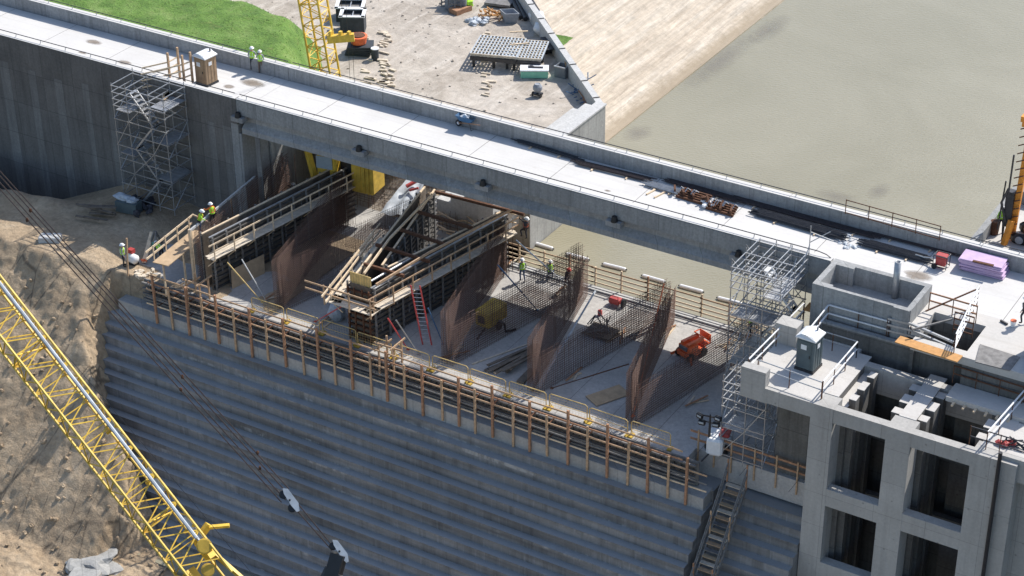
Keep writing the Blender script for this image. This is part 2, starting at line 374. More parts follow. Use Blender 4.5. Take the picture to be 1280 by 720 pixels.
COL = sc.collection
def mesh_obj(name, mb, mats, parent=None, base=(0,0,0), smooth=False):
    me = bpy.data.meshes.new(name)
    b = Vector(base)
    me.from_pydata([(v[0]-b.x, v[1]-b.y, v[2]-b.z) for v in mb.v], [], mb.f)
    if isinstance(mats, str): mats = [mats]
    for m in mats: me.materials.append(MATS[m])
    if len(mats) > 1: me.polygons.foreach_set('material_index', mb.mi)
    if smooth: me.polygons.foreach_set('use_smooth', [True]*len(me.polygons))
    me.validate(); me.update()
    o = bpy.data.objects.new(name, me); COL.objects.link(o)
    if parent is not None: o.parent = parent
    return o
def setp(o, label=None, cat=None, group=None, kind=None):
    if label: o['label'] = label
    if cat: o['category'] = cat
    if group: o['group'] = group
    if kind: o['kind'] = kind
    return o
class Thing:
    def __init__(s, name, label, cat, base=(0,0,0), rz=0, group=None):
        s.o = bpy.data.objects.new(name, None); COL.objects.link(s.o); s.o.empty_display_size = .3
        s.o.location = base; s.o.rotation_euler = (0,0,rz); s.base = Vector(base); s.local = False
        setp(s.o, label, cat, group)
    def part(s, name, mb, mat, parent=None, smooth=False, label=None):
        o = mesh_obj(name, mb, mat, s.o if parent is None else parent, (0,0,0) if s.local else s.base, smooth)
        if label: o['label'] = label
        return o
def LThing(*a, **k):
    t = Thing(*a, **k); t.local = True; return t
def single(name, mb, mat, label, cat, group=None, base=None, smooth=False):
    o = mesh_obj(name, mb, mat, None, base or (0,0,0), smooth)
    if base: o.location = base
    return setp(o, label, cat, group)
def struct(name, mb, mat, smooth=False, kind='structure'):
    return setp(mesh_obj(name, mb, mat, smooth=smooth), kind=kind)
def dup(t, loc, rz=None, label=None):
    o = t.o if isinstance(t, Thing) else t
    r = o.copy(); COL.objects.link(r); r.location = loc
    if rz is not None: r.rotation_euler = (0,0,rz)
    if label: r['label'] = label
    for ch in o.children:
        c = ch.copy(); COL.objects.link(c); c.parent = r
        for gch in ch.children:
            d = gch.copy(); COL.objects.link(d); d.parent = c
    return r
def fbm(x, y, sc_, seed=0, o=5):
    return mnoise.fractal(Vector((x*sc_, y*sc_, seed*7.3)), 1.0, 2.0, o)
def grid(x0, x1, nx, y0, y1, ny, fn):
    mb = MB(); vs = []
    for j in range(ny+1):
        for i in range(nx+1):
            x = x0+(x1-x0)*i/nx; y = y0+(y1-y0)*j/ny; vs.append((x, y, fn(x, y)))
    mb.add(vs, [(j*(nx+1)+i, j*(nx+1)+i+1, (j+1)*(nx+1)+i+1, (j+1)*(nx+1)+i) for j in range(ny) for i in range(nx)])
    return mb
def lerp(a, b, t): return a+(b-a)*t
def sstep(a, b, x): t = max(0, min(1, (x-a)/(b-a))); return t*t*(3-2*t)
Z = -9.6                      # level of the weir slab
ZW = -12.0                    # reservoir level
ZP = -3.0                     # gallery roof level

# ------------------------------------------------------------------ setting: water, slopes, ground
struct('water', MB().box((-3.0, 4.96, ZW-.5), (400, 900, ZW)).box((-90, 24, ZW-.5), (-3.0, 900, ZW-.001)), 'muddy_water')
def silt(px, py, rx, ry, rot, seed):
    c = at(px, py, ZW+.006); n = 28; vs = [c]
    for k in range(n):
        t = 2*math.pi*k/n; q = 1+.35*mnoise.noise(Vector((math.cos(t)*1.5, math.sin(t)*1.5, seed)))
        x, y = rx*q*math.cos(t), ry*q*math.sin(t)
        vs.append(Vector((c.x+x*math.cos(rot)-y*math.sin(rot), c.y+x*math.sin(rot)+y*math.cos(rot), c.z)))
    mb = MB().add(vs, [(0, k+1, (k+1)%n+1) for k in range(n)])
    setp(mesh_obj('silt', mb, 'silt_patch'), kind='stuff')
for a in ((1048,247,2.6,1.4,.2,1), (1098,240,1.1,2.0,.1,2), (900,75,2.0,9.5,-.05,5), (965,36,1.8,5,.1,6), (800,165,1.6,2.5,0,7)): silt(*a)
def slope_fn(x, y):
    return -12.25 + (-6.0-x)*.36 + .09*fbm(x, y, .45, 13) + .10*fbm(x*3, y*.15, 1.1, 3) + .05*fbm(x, y, 1.4, 5)
def slope_mesh():
    mb = grid(-62, -5.0, 200, 18, 140, 130, slope_fn); keep = []
    w0 = Vector((-3.05,21.2)); wd = Vector((-14.3,13.9)).normalized(); wn = Vector((-wd.y, wd.x))
    for f in mb.f:
        c = Vector((sum(mb.v[i][0] for i in f)/4, sum(mb.v[i][1] for i in f)/4))-w0
        if c.dot(wn) < .45: keep.append(f)
    mb.f = keep; mb.mi = [0]*len(keep); return mb
struct('revetment_slope', slope_mesh(), 'soil_cement', True)
struct('slope_toe', MB().prism([(-6.74,24.0),(-6.62,24.0),(-6.55,140),(-6.67,140)], ZW-.5, ZW+.05), 'soil_cement')
# training walls beside the reservoir
t = Thing('training_wall', 'tall pale concrete wall with sloping ledges, standing in the brown water behind the bridge', 'retaining wall', (-3.05, 12, ZW))
mb = MB().prism([(-3.05,10.4),(-3.05,21.2),(-3.75,21.2),(-3.75,10.4)], ZW-2, -5.15)
t.part('wall', mb, 'lit_wall')
mb = MB().ext([(0,-5.15),(0,-6.1),(-.0,ZW-2),(-.0,ZW-2.1)], (0,0), (0,0), (0,1)) if False else MB()
for k in range(5):
    mb.box((-3.76-1.05*(k+1)+.005, 10.4, ZW), (-3.76-1.05*k, 21.3, -5.45-.62*k))
t.part('stepped_backing', mb, 'pale_concrete')
t.part('coping', MB().box((-3.82,10.3,-5.15),(-2.98,21.25,-5.02)), 'pale_concrete')
d45 = Vector((-14.3,13.9)); d45.normalize(); n45 = Vector((d45.y,-d45.x))
A2 = Vector((-3.05,21.2)); B2 = A2+d45*58
t = Thing('yard_parapet', 'long low concrete wall between the sandy work yard and the tan bank', 'wall', (A2.x, A2.y, -7))
off = Vector((-d45.y, d45.x))*.5
t.part('wall', MB().prism([tuple(A2),tuple(B2),tuple(B2+off),tuple(A2+off)][::1], ZW-1, -5.2), 'pale_concrete')
mb = MB()
for k in range(19):
    p = A2+d45*(k*3.05+1.5); mb.beam((p.x-.0, p.y, -5.17), (p.x+off.x*1.02, p.y+off.y*1.02, -5.17), .06, .07)
t.part('joint', mb, 'dam_concrete')
# yard
def yard_fn(x, y):
    z = -6.5 + .10*fbm(x, y, .5, 1)+.05*fbm(x, y, 1.6, 2)
    low = Z-.05+.10*fbm(x, y, .8, 4)
    k = sstep(6.6, 11.5, y)
    if x > -14: k *= 1
    return lerp(low, z, k)
# clip the yard at wall line: build polygon grid then keep points left of it
def yard():
    mb = MB(); vs = []; idx = {}
    nx, ny = 110, 130; x0, x1, y0, y1 = -66, -3.4, 5.2, 78
    def inside(x, y):
        if y < 21.2: return x < -3.4
        d = Vector((x, y))-A2; return d.x*off.x+d.y*off.y > .1
    P = {}
    for j in range(ny+1):
        for i in range(nx+1):
            x = x0+(x1-x0)*i/nx; y = y0+(y1-y0)*j/ny
            P[i,j] = (x, y, yard_fn(x, y), inside(x, y))
    fs = []
    for j in range(ny):
        for i in range(nx):
            q = [(i,j),(i+1,j),(i+1,j+1),(i,j+1)]
            if any(P[k][3] for k in q):
                f = []
                for k in q:
                    if k not in idx:
                        idx[k] = len(vs); x, y, z, ins = P[k]
                        if not ins and y > 20:
                            d = Vector((x,y))-A2; s = d.x*off.x+d.y*off.y; s = .1*0-s/off.length/off.length
                            x += off.x*(s+.6); y += off.y*(s+.6)
                        vs.append((x, y, z))
                    f.append(idx[k])
                fs.append(tuple(f))
    mb.add(vs, fs); return mb
struct('yard_ground', yard(), 'yard_sand', True)
# grass bank behind the dam, left
GE = [at(300,0,-2.6), at(385,38,-3.4), at(436,70,-4), at(470,104,-4.6)]
def grass_fn(x, y):
    e = edge_y(x); k = sstep(-1.0, 5.0, e-y)
    return lerp(-6.9, -2.3, k)+ .12*fbm(x, y, .8, 9)
def edge_y(x):
    pts = [(-75, 31), (-38.5, 22.5), (-33.5, 22.6), (-29.0, 21.8), (-25.5, 17.0), (-21.5, 12.4), (-17.0, 8.5), (-12, 6.6)]
    for (a, b), (c, d) in zip(pts, pts[1:]):
        if a <= x <= c: return lerp(b, d, (x-a)/(c-a))+.5*fbm(x, 0, .5, 3)
    return 6
struct('grass_bank', grid(-75, -13, 160, 6.38, 34, 80, grass_fn), 'grass_green', True)
mb = MB(); vs = []; fs = []
rg = random.Random(5)
for k in range(9000):
    x = rg.uniform(-62, -15); y = rg.uniform(6.5, 25); e = edge_y(x)
    if e-y < .3+rg.random()*1.2: continue
    z = grass_fn(x, y); h = rg.uniform(.02, .07); a = rg.uniform(0, 6.3); w_ = rg.uniform(.03, .06)
    lx, ly = rg.uniform(-.18,.18), rg.uniform(-.18,.18)
    o = len(vs); vs += [(x-w_*math.cos(a), y-w_*math.sin(a), z-.03), (x+w_*math.cos(a), y+w_*math.sin(a), z-.03), (x+lx, y+ly, z+h)]; fs.append((o,o+1,o+2))
mb.add(vs, fs); setp(mesh_obj('grass', mb, 'grass_green'), kind='stuff')

# excavation, downstream left
def steps_z(y): return -11.55-1.2*(-10.4-y)
def exc_fn(x, y):
    n = fbm(x, y, .35, 1); n2 = fbm(x, y, 1.3, 2); 
    dip = -9.0-.46*max(0, -30-x); back = -9.25-.05*max(0, -31-x)
    top = lerp(back, dip, sstep(-5.2, -1.0, y)) + .12*n*sstep(-3, -6, y) + .35*math.exp(-((y+5.2)/1.3)**2)*sstep(-30, -34, x)*(1+.8*n)
    if x > -28: top = min(top, -9.15) - .35*sstep(-26.5, -23.5, x)
    yc = -10.6 - .6*n + .10*(x+30)*(1 if x > -30 else -.25)
    n3 = fbm(x, y, 3.0, 6, 4)
    s = top-.80*max(0, yc-y)*(1+.04*n) + (.07*n2+.06*n3)*sstep(0, 1.5, yc-y)
    bot = -21.9+.25*n+.10*n2+.10*fbm(x, y, 4, 12, 3) + .10*max(0, -14-x)
    h = max(s, bot)
    pts = [(-60,-11.5),(-20,-12.9),(-18.4,-14.0),(-17.3,-16.4),(-15.7,-19.3),(-14.2,-21.2),(-12,-22.9),(-9.6,-23.0),(10,-23.2)]
    xb = -23.0
    for (a, b), (c, d) in zip(pts, pts[1:]):
        if a <= y <= c: xb = lerp(b, d, (y-a)/(c-a))
    xb += .35*n2
    if y < -9.7:
        side = steps_z(y)-.2+2.3*(xb-x)
        h = min(h, max(side, bot-.3 if x > xb+2 else bot))
    return h
struct('excavation_ground', grid(-62, -11, 400, -40, 2.0, 320, exc_fn), 'excavated_earth', True)
def pool_fn(x, y): return -22.0+.25*fbm(x, y, .5, 8)+.05*fbm(x, y, 2, 3)+ .18*max(0, -y-22)
struct('creek_bed', grid(-11.2, 45, 60, -48, -15, 40, pool_fn), 'excavated_earth', True)
struct('seepage_water', MB().box((-13.5,-21.2,-22.2), (45,-17.2,-21.85)), 'muddy_water')

# ------------------------------------------------------------------ dam wall (left), bridge, right abutment
def parapet_prof(y0, y1): return [(y0,-1.0),(y0,0),(y1,0),(y1,-1.0)]
t = Thing('dam_wall', 'long dark weathered concrete dam wall with pale upright strips, left of the bridge', 'dam wall', (-45, 3, -16))
mb = MB().box((-110, 0, -19), (-20.6, 6.4, -1.02))
t.part('wall', mb, 'dam_concrete')
mb = MB()
for i, px in enumerate((5, 38, 70, 103, 134)):
    x = atY(px, 80, 0).x; wd = (.9,.7,.75,.6,.8)[i]
    mb.box((x-wd/2, -.012, -19), (x+wd/2, .05, -2.1-.12*(i%3)))
for px, wd in ((262,.55),(281,.7),(318,.4)):
    x = atY(px, 130, 0).x; mb.box((x-wd/2, -.012, -19), (x+wd/2, .05, -2.3))
t.part('pilaster', mb, 'dam_strip')
t.part('deck', MB().box((-110, .42, -1.3), (-19.95, 5.88, -1.0)), 'deck_concrete')
t.part('near_parapet', MB().box((-110, -.03, -1.9), (-19.95, .40, 0)), 'dam_concrete')
mb = MB()
x = -110.
while x < -20.2:
    mb.box((x+.012, 5.9, -1.2), (min(x+3.05, -19.95)-.012, 6.4, 0)); x += 3.05
mb.box((-110, 5.92, -1.2), (-19.95, 6.38, -.02)); t.part('far_parapet', mb, 'parapet_concrete')
t = Thing('bridge', 'long white topped concrete bridge with pipe rails crossing above the spillway works', 'bridge', (2, 3, -2.5))
bx0, bx1 = -19.93, 25.0
t.part('deck', MB().box((bx0, .42, -1.3), (bx1+25, 5.88, -1.003)), 'deck_concrete')
t.part('near_parapet', MB().box((bx0, 0, -1.1), (23.4, .40, 0)), 'parapet_concrete')
mb = MB(); x = bx0
while x < 50:
    mb.box((x+.012, 5.9, -1.2), (x+3.05-.012, 6.4, 0)); x += 3.05
mb.box((bx0, 5.92, -1.2), (50, 6.38, -.02))
t.part('far_parapet', mb, 'parapet_concrete')
prof = [(.30,-1.12),(.42,-1.3),(.42,-1.75),(-.02,-2.12),(-.02,-2.5),(2.0,-2.5),(2.2,-1.9),(4.2,-1.9),(4.4,-2.5),(6.4,-2.5),(6.4,-2.1),(6.0,-1.75),(6.0,-1.12)]
t.part('girder', MB().ext(prof, (-19.6, 0), (25.0, 0), (0, 1)), 'girder_concrete')
t.part('fascia', MB().box((bx0+.02, -.04, -1.12), (24.5, .26, -.06)), 'parapet_concrete')
for px, py in ((300,145),(451,183),(606,229),(770,275),(925,318)):
    p = atY(px, py, 0)
    q = t.part('lamp_bracket', MB().prism([(p.x-.55,-.35),(p.x+.45,-.35),(p.x+.45,.25),(p.x-.55,.25)], -1.55, -1.2), 'girder_concrete')
    t.part('lamp_housing', MB().cyl((p.x,-.22,-1.21), .23, .36, 12, .15).cyl((p.x,-.05,-1.0), .1, .12, 8, axis='y'), 'black', q)
# abutment seat left
t = Thing('abutment', 'dark concrete abutment with a notched bearing seat under the left end of the bridge', 'abutment', (-21, 3, -9))
mb = MB().box((-20.58, 0.02, -16), (-19.96, 6.4, -1.32))
mb.box((-19.95, .05, -14), (-19.75, 2.9, -2.62))
t.part('pier', mb, 'girder_concrete')
mb = MB().box((-20.58,2.95,-12),(-19.6,8.7,-2.62))
t.part('wing', mb, 'lit_wall')
t = Thing('parapet_coping', 'bright white top strip along the near wall of the bridge and dam', 'coping', (-20, .2, 0))
for a_, b_ in ((-110,-20.0),(-19.9,23.4)):
    t.part('strip', MB().box((a_,-.035,.002),(b_,.41,.03)), 'deck_concrete')
t = Thing('parapet_coping', 'bright white top strip along the far wall of the bridge and dam', 'coping', (-20, 6.1, 0))
x = -110.
mb = MB()
while x < 49: mb.box((x+.02, 5.89, .002), (x+6.08, 6.41, .03)); x += 6.1
t.part('strip', mb, 'deck_concrete')
mb = MB()
for x in [-70+6.1*k for k in range(19)]: mb.box((x-.015, .42, -1.002), (x+.015, 5.88, -.997))
struct('deck_joints', mb, 'dam_concrete')
def stain(px, py, rx, ry, seed):
    c = at(px, py, -.994); n = 22; vs = [c]
    for k in range(n):
        t_ = 2*math.pi*k/n; q = 1+.5*mnoise.noise(Vector((math.cos(t_)*1.7, math.sin(t_)*1.7, seed))); vs.append(Vector((c.x+rx*q*math.cos(t_), c.y+ry*q*math.sin(t_), c.z)))
    setp(mesh_obj('mud_stain', MB().add(vs, [(0, k+1, (k+1)%n+1) for k in range(n)]), 'mud_stain'), kind='stuff')
for a_ in ((118,53,.95,.5,1),(155,78,.7,.4,2),(103,66,.5,.3,3),(312,103,1.3,.8,4),(285,108,.6,.4,5),(1150,345,1.2,.7,6),(760,238,.3,.2,7)): stain(*a_)
# pipe rails on the parapets
def rail(name, x0, x1, y, label, zp=0., end=False):
    t = Thing(name, label, 'railing', ((x0+x1)/2, y, zp), group=None)
    pts = [(x0, y, zp+.26), (x1, y, zp+.26)]
    if end: pts = [(x0, y, zp+.26), (x1-.8, y, zp+.26), (x1-.3, y, zp+.18), (x1, y, zp+.02)]
    t.part('rail', MB().tube(pts, .03, 6), 'steel_dark')
    x = x0+.6
    n = 0
    while x < x1-.4 and n < 60:
        t.part('post', MB().tube([(x, y-.12, zp-.002), (x, y-.06, zp+.05), (x, y, zp+.25)], .026, 5), 'steel_galv'); x += 2.35; n += 1
rail('pipe_rail', -90, -20.2, .28, 'thin pipe rail on the near wall top left of the bridge, behind the leftmost scaffold')
rail('pipe_rail', -19.8, 23.3, .28, 'thin pipe rail along the near edge of the bridge above the girder', end=True)
rail('pipe_rail', -90, -20.2, 6.28, 'thin pipe rail on the far wall top in front of the grass')
rail('pipe_rail', -19.8, 49, 6.28, 'thin pipe rail on the far side of the bridge in front of yard and water')

# ------------------------------------------------------------------ stepped spillway
SX0, SX1 = -23.0, 26.5
H_, T_ = .6, .5
t = Thing('stepped_spillway', 'huge shaded concrete staircase face of the spillway below the timber fence', 'spillway', (0, -14, -18))
y = -10.62; z = -11.15
prof = [(Z-.02, -9.6)]
poly = [(-8.0, Z-.35), (-9.58, Z-.35), (-9.58, -11.15)]
mbs = MB(); yy, zz = -10.6, -11.15
first = MB().box((SX0+.3, -10.62, -12.0), (21.0, -9.4, -11.15))
t.part('kerb_step', first, 'new_concrete')
yy -= 0; zz = -11.95
pts = []
k = 0
cy, cz = -11.12, -12.0
while cz > -22.4:
    wob = 0
    mbs.box((SX0-2+max(0,(-12-cz))*.0, cy, cz-H_), (21.15, -8.0, cz)); cz -= H_; cy -= T_; k += 1
t.part('steps', mbs, 'step_concrete')
# steps between the stair and the gallery (one and a half metres further back)
mbs = MB(); cy, cz = -9.05, -11.4
while cz > -22.4:
    mbs.box((21.14, cy, cz-H_), (26.7, -7.5, cz-.0)); cz -= H_; cy -= T_
mbs.box((19.2,-9.58,-13),(21.13,-8.25,-11.22)); t.part('upper_steps', mbs, 'step_concrete')
t = Thing('weir_slab', 'broad pale concrete floor slab carrying the rebar cages, above the stepped face', 'slab', (0, -2, Z-.5))
mb = MB().prism([(SX0,-9.6),(19.3,-9.6),(19.3,-8.3),(26.6,-8.3),(26.6,4.9),(-2.9,4.9),(-2.9,6.2),(-18.5,6.2),(-18.5,.6),(SX0,.6)], -11.2, Z)
t.part('floor', mb, 'slab_concrete')
mb = MB().box((-2.9, 4.25, Z), (26.6, 4.75, Z+.12)); t.part('upstream_kerb', mb, 'pale_concrete')
mb = MB()
for x in [-17+3.05*k for k in range(15)]: mb.box((x-.012, -9.5, Z+.001), (x+.012, 4.2, Z+.004))
t.part('joint', mb, 'dam_concrete')

# ------------------------------------------------------------------ labyrinth cages and forms
AX = [-17.2, -10.9, -4.15, 2.0, 8.2, 14.95]
UP = [-19.0, -14.0, -7.5, -1.1, 5.1, 11.5, 18.0]
YA, YU = -8.1, 3.4
def arm_cage(t, name, x0, y0, x1, y1, ztop0, ztop1, mat='rebar', thick=.32, sp=.17, seed=0, loose=.12):
    p = Vector((x0,y0)); q = Vector((x1,y1)); L = (q-p).length; d = (q-p)/L; n = Vector((-d.y, d.x)); r = random.Random(seed)
    mv = MB(); mh = MB(); N = int(L/sp)
    for s in (-1, 1):
        o = n*(s*thick/2)
        for i in range(N+1):
            u = i*L/N; b = p+d*u+o; zt = lerp(ztop0, ztop1, u/L)+r.uniform(0, loose)*(1 if i % 2 else .3)
            mv.beam((b.x,b.y,Z), (b.x+r.uniform(-.02,.02),b.y+r.uniform(-.02,.02),zt), .029, n=3)
        z = Z+.15
        while z < max(ztop0, ztop1):
            u0 = 0; u1 = L
            if z > min(ztop0, ztop1):
                k = (z-ztop0)/(ztop1-ztop0)
                if ztop1 > ztop0: u0 = L*k
                else: u1 = L*k
            a = p+d*u0+o*1.08; b = p+d*(u1+r.uniform(0,.3))+o*1.08
            mh.beam((a.x,a.y,z), (b.x,b.y,z+r.uniform(-.02,.02)), .027, n=3); z += .165
    t.part(name+'_uprights', mv, mat); t.part(name+'_crossbars', mh, mat)
def nose(t, x, w_, ztop, mat='rebar'):
    mh = MB(); z = Z+.15
    while z < ztop:
        mh.tube([(x-w_/2-.05, YA+.15, z), (x-w_/2, YA-.02, z), (x+w_/2, YA-.02, z), (x+w_/2+.05, YA+.15, z)], .013, 3); z += .16
    for k in range(5): mh.beam((x-w_/2+w_*k/4, YA, Z), (x-w_/2+w_*k/4, YA, ztop+.1), .027, n=3)
    t.part('nose_bars', mh, mat)
HW = .24
labs = {0:'brown rebar cage at far left, its outer side boarded, beside the two hugging workers',
        1:'brown rebar cage between the leftmost formwork and the V-shaped formwork',
        3:'rust brown rebar cage with the yellow compressor behind its mesh, right of red ladder',
        4:'rust brown rebar cage between the yellow compressor and the plywood sheet on the floor',
        5:'rust brown rebar cage nearest the orange lift, left of the gallery scaffold'}
for k in (0,1,3,4,5):
    t = Thing('rebar_cage', labs[k], 'rebar cage', (AX[k], YA, Z), group='rebar cages of the zigzag walls')
    zl = {0:(-5.7,-5.3),1:(-6.0,-5.6),3:(-5.9,-5.9),4:(-5.9,-6.5),5:(-6.0,-6.95)}[k]; zr = {1:(-6.1,-5.7),3:(-6.8,-5.75),4:(-6.9,-6.6),5:(-6.9,-6.7)}.get(k); zt = zl[0]
    arm_cage(t, 'left', AX[k]-HW, YA, UP[k]+HW*.8, YU, zl[0], zl[1], 'rebar', seed=k)
    if k != 0: arm_cage(t, 'right', AX[k]+HW, YA, UP[k+1]-HW*.8, YU, zr[0], zr[1], 'rebar', seed=k+20, sp=.16, loose=.05)
    nose(t, AX[k], HW*2, zt-.5)
    # splice bars at the upstream bend
    mb = MB(); r = random.Random(k)
    for j in range({0:16,1:50,3:50}.get(k, 0)):
        x = UP[k]+r.uniform(-.8,.8); y = YU+r.uniform(-.9,.5); mb.beam((x,y,Z), (x+r.uniform(-.06,.06),y,(-5.9 if k > 1 else -5.6)+r.uniform(-.8,.3)), .028, n=3)
    for j in range(14 if k < 2 else 5): mb.beam((UP[k]-.8, YU-.5+.04*j, Z+.3*j), (UP[k]+.8, YU-.3, Z+.3*j), .024, n=3)
    t.part('splice_bars', mb, 'rebar')
t = Thing('rebar_cage', 'dark rebar mesh end standing behind the scaffold beside the gallery', 'rebar cage', (UP[6], YU, Z), group='rebar cages of the zigzag walls')
mb = MB(); r = random.Random(77)
for j in range(26): mb.beam((UP[6]-.6+.09*j, YU-2+.09*j, Z), (UP[6]-.6+.09*j, YU-2+.09*j, -6.4+r.uniform(0,.4)), .027, n=3)
t.part('uprights', mb, 'rebar')
mb = MB()
for j in range(15): mb.beam((UP[6]-.7, YU-2.1, Z+.2+.21*j), (UP[6]+1.8, YU+.4, Z+.2+.21*j), .024, n=3)
t.part('crossbars', mb, 'rebar')
# lath of mats on the slab upstream
def form_wall(t, p, q, ztop, side, seed, catwalk=True, cat_from=0., cat_over=.0, rail_mat='timber', studs='form_steel'):
    """gang form along p->q, ribs towards 'side' (left of travel = +1)"""
    p, q = Vector(p), Vector(q); L = (q-p).length; d = (q-p)/L; n = Vector((-d.y, d.x))*side; r = random.Random(seed)
    def P(u, o, z): return Vector((p.x+d.x*u+n.x*o, p.y+d.y*u+n.y*o, z))
    mb = MB(); mb.beam(P(0,0,(Z+ztop)/2), P(L,0,(Z+ztop)/2), .05, ztop-Z); t.part('form_sheet', mb, 'plywood_dark')
    mb = MB(); z = Z+.12
    while z < ztop:
        mb.beam(P(0,.12,z), P(L,.12,z), .16, .07); z += .36
    t.part('form_rib', mb, studs)
    mb = MB(); u = .1; i = 0
    while u <= L:
        mb.beam(P(u,.26,Z), P(u,.26,ztop+.05), .12, .09) ; u += 1.22; i += 1
    for k in range(int(L/1.22)*3):
        u = .1+1.22*(k//3)+.3+r.random()*.5; z = Z+.5+r.random()*(ztop-Z-1.4); mb.beam(P(u,.16,z), P(u,.16,z+.7), .07)
    t.part('strongback', mb, 'form_grey')
    if catwalk:
        zc = ztop-1.0
        u0, u1 = cat_from, L+cat_over
        m1 = MB(); m1.m = 0
        for k in range(3): m1.beam(P(u0-r.random()*.25,.42+.27*k,zc), P(u1+r.random()*.2,.42+.27*k,zc), .25, .05)
        t.part('catwalk', m1, 'plank')
        u = u0+.1
        while u < u1:
            mp = MB(); mp.beam(P(u,1.05,zc-.15), P(u,1.05,zc+1.12), .05, .09); mp.beam(P(u,.1,zc-.08), P(u,1.1,zc-.08), .05, .1)
            mp.beam(P(u,.3,zc-.8), P(u,1.05,zc-.1), .05); u += 1.75
            t.part('catwalk_post', mp, rail_mat)
        mr = MB()
        for zz in (.55, 1.08): mr.beam(P(u0-.3,1.0,zc+zz), P(u1+.2,1.0,zc+zz), .045, .10)
        t.part('guard_rail', mr, rail_mat)
    mt = MB(); mt.beam(P(0,.05,ztop+.03), P(L,.05,ztop+.03), .13, .06); t.part('top_plate', mt, 'steel_galv' if seed % 2 else 'timber_pale')
t = Thing('wall_formwork', 'long dark formwork panel with plank catwalk, left of the V-shaped one, plywood leaning on it', 'formwork', (AX[0], YA, Z), group='wall formwork')
form_wall(t, (AX[0]+HW+.75, YA-.25), (UP[1]-.1, YU+1.5), -5.65, -1, 1, True, -.6, .2, 'timber_pale')
form_wall(t, (AX[0]+HW+.1, YA-.1), (UP[1]-.75, YU+1.5), -5.65, 1, 4, False)
t = Thing('wall_formwork', 'big V-shaped formwork with plank catwalks and timber rails in the middle of the works', 'formwork', (AX[2], YA, Z), group='wall formwork')
form_wall(t, (AX[2]+.75, YA-.3), (UP[3]+.0, YU+.7), -5.6, -1, 3, True, -.9, -.1, 'timber')
form_wall(t, (AX[2]-.75, YA-.3), (UP[2]-.35, YU+1.2), -5.6, 1, 6, True, -.9, -6.0, 'timber_pale')
form_wall(t, (AX[2]+.28, YA+2.4), (UP[3]-.35, YU+1.1), -5.6, 1, 8, False)
form_wall(t, (AX[2]-.28, YA+2.4), (UP[2]+.35, YU+1.2), -5.6, -1, 10, False)
mb = MB().beam((AX[2]-.75, YA-.32, (Z-5.6)/2), (AX[2]+.75, YA-.32, (Z-5.6)/2), .05, -5.6-Z)
t.part('nose_sheet', mb, 'plywood_dark')
mb = MB()
for k in range(9): mb.beam((AX[2]-.95, YA-.46, Z+.25+.42*k), (AX[2]+.95, YA-.46, Z+.25+.42*k), .14, .09)
for xx in (-.8,-.3,.3,.8): mb.beam((AX[2]+xx, YA-.58, Z), (AX[2]+xx, YA-.58, -5.7), .09, .09)
t.part('nose_rib', mb, 'steel_rust')
mb = MB()
for k in range(4): mb.beam((AX[2]-1.9, YA-.75-.26*k, -6.6), (AX[2]+1.75, YA-.75-.26*k, -6.6), .24, .05, up=(0,0,1))
t.part('nose_catwalk', mb, 'plank')
mb = MB()
for xx in (-1.8, .1, 1.7): mb.beam((AX[2]+xx, YA-1.72, -6.8), (AX[2]+xx, YA-1.72, -5.4), .06, .1)
for zz in (-5.55, -6.05): mb.beam((AX[2]-3.3, YA-1.66, zz), (AX[2]+2.1, YA-1.66, zz), .05, .11)
t.part('nose_rail', mb, 'timber')
mb = MB()
for k in range(8): mb.cbox((AX[2]-.75+.2*k, YA-.2, -5.25), (.18,.05,.75))
t.part('bulkhead_boards', mb, 'frame_yellow')
mb = MB()
for k in range(8): mb.beam((AX[2]-.7+.2*k, YA-.1, -5.6), (AX[2]-.7+.2*k, YA-.1, -4.9), .03, n=3)
t.part('starter_bars', mb, 'rebar_dark')
for j, (a, b, c_, d_) in enumerate(((545,240,655,268),(520,264,590,285),(500,287,555,305),(470,306,537,327),(455,330,505,345))):
    p = at(a, b, -5.45); q = at(c_, d_, -5.45)
    single('cross_beam', MB().beam(p, q, .16, .2), 'steel_rust', ['rusty steel beam laid across the open end of the V-shaped formwork, farthest back',
        'second rusty beam from the back across the V-shaped formwork', 'rusty beam halfway down the V-shaped formwork',
        'fourth rusty beam from the back across the V-shaped formwork', 'shortest rusty beam across the V-shaped formwork, nearest the nose'][j], 'beam', 'beams across the formwork')
for j, (a, b, c_, d_) in enumerate(((395,372,460,293),(405,377,457,301),(478,405,625,288),(427,335,395,365))):
    pass
single('timber_rail', MB().beam(at(402,371,-5.6), at(467,292,-5.6), .07,.14).beam(at(407,378,-5.9), at(462,303,-5.9), .07,.14), 'timber_pale', 'pair of long pale timbers leaning out beside the left catwalk of the V formwork', 'timber', base=None)
single('screed_timber', MB().beam(at(455,342,-5.2), at(487,298,-5.2), .09,.16).beam(at(487,298,-5.2), at(540,243,-5.2), .09,.16), 'timber_pale', 'long pale timber lying along the top of the left arm of the V', 'timber')
single('screed_timber', MB().beam(at(470,356,-5.1), at(536,316,-5.1), .09,.16).beam(at(536,316,-5.1), at(640,262,-5.15), .09,.16), 'timber', 'long pale timber lying along the top of the right arm of the V', 'timber')
single('steel_tube', MB().tube([at(463,352,-5.6), at(515,322,-5.6)], .08, 8).tube([at(466,362,-5.7), at(512,335,-5.7)], .07, 8), 'steel_galv', 'pair of grey steel tubes inside the tip of the V formwork', 'pipe')
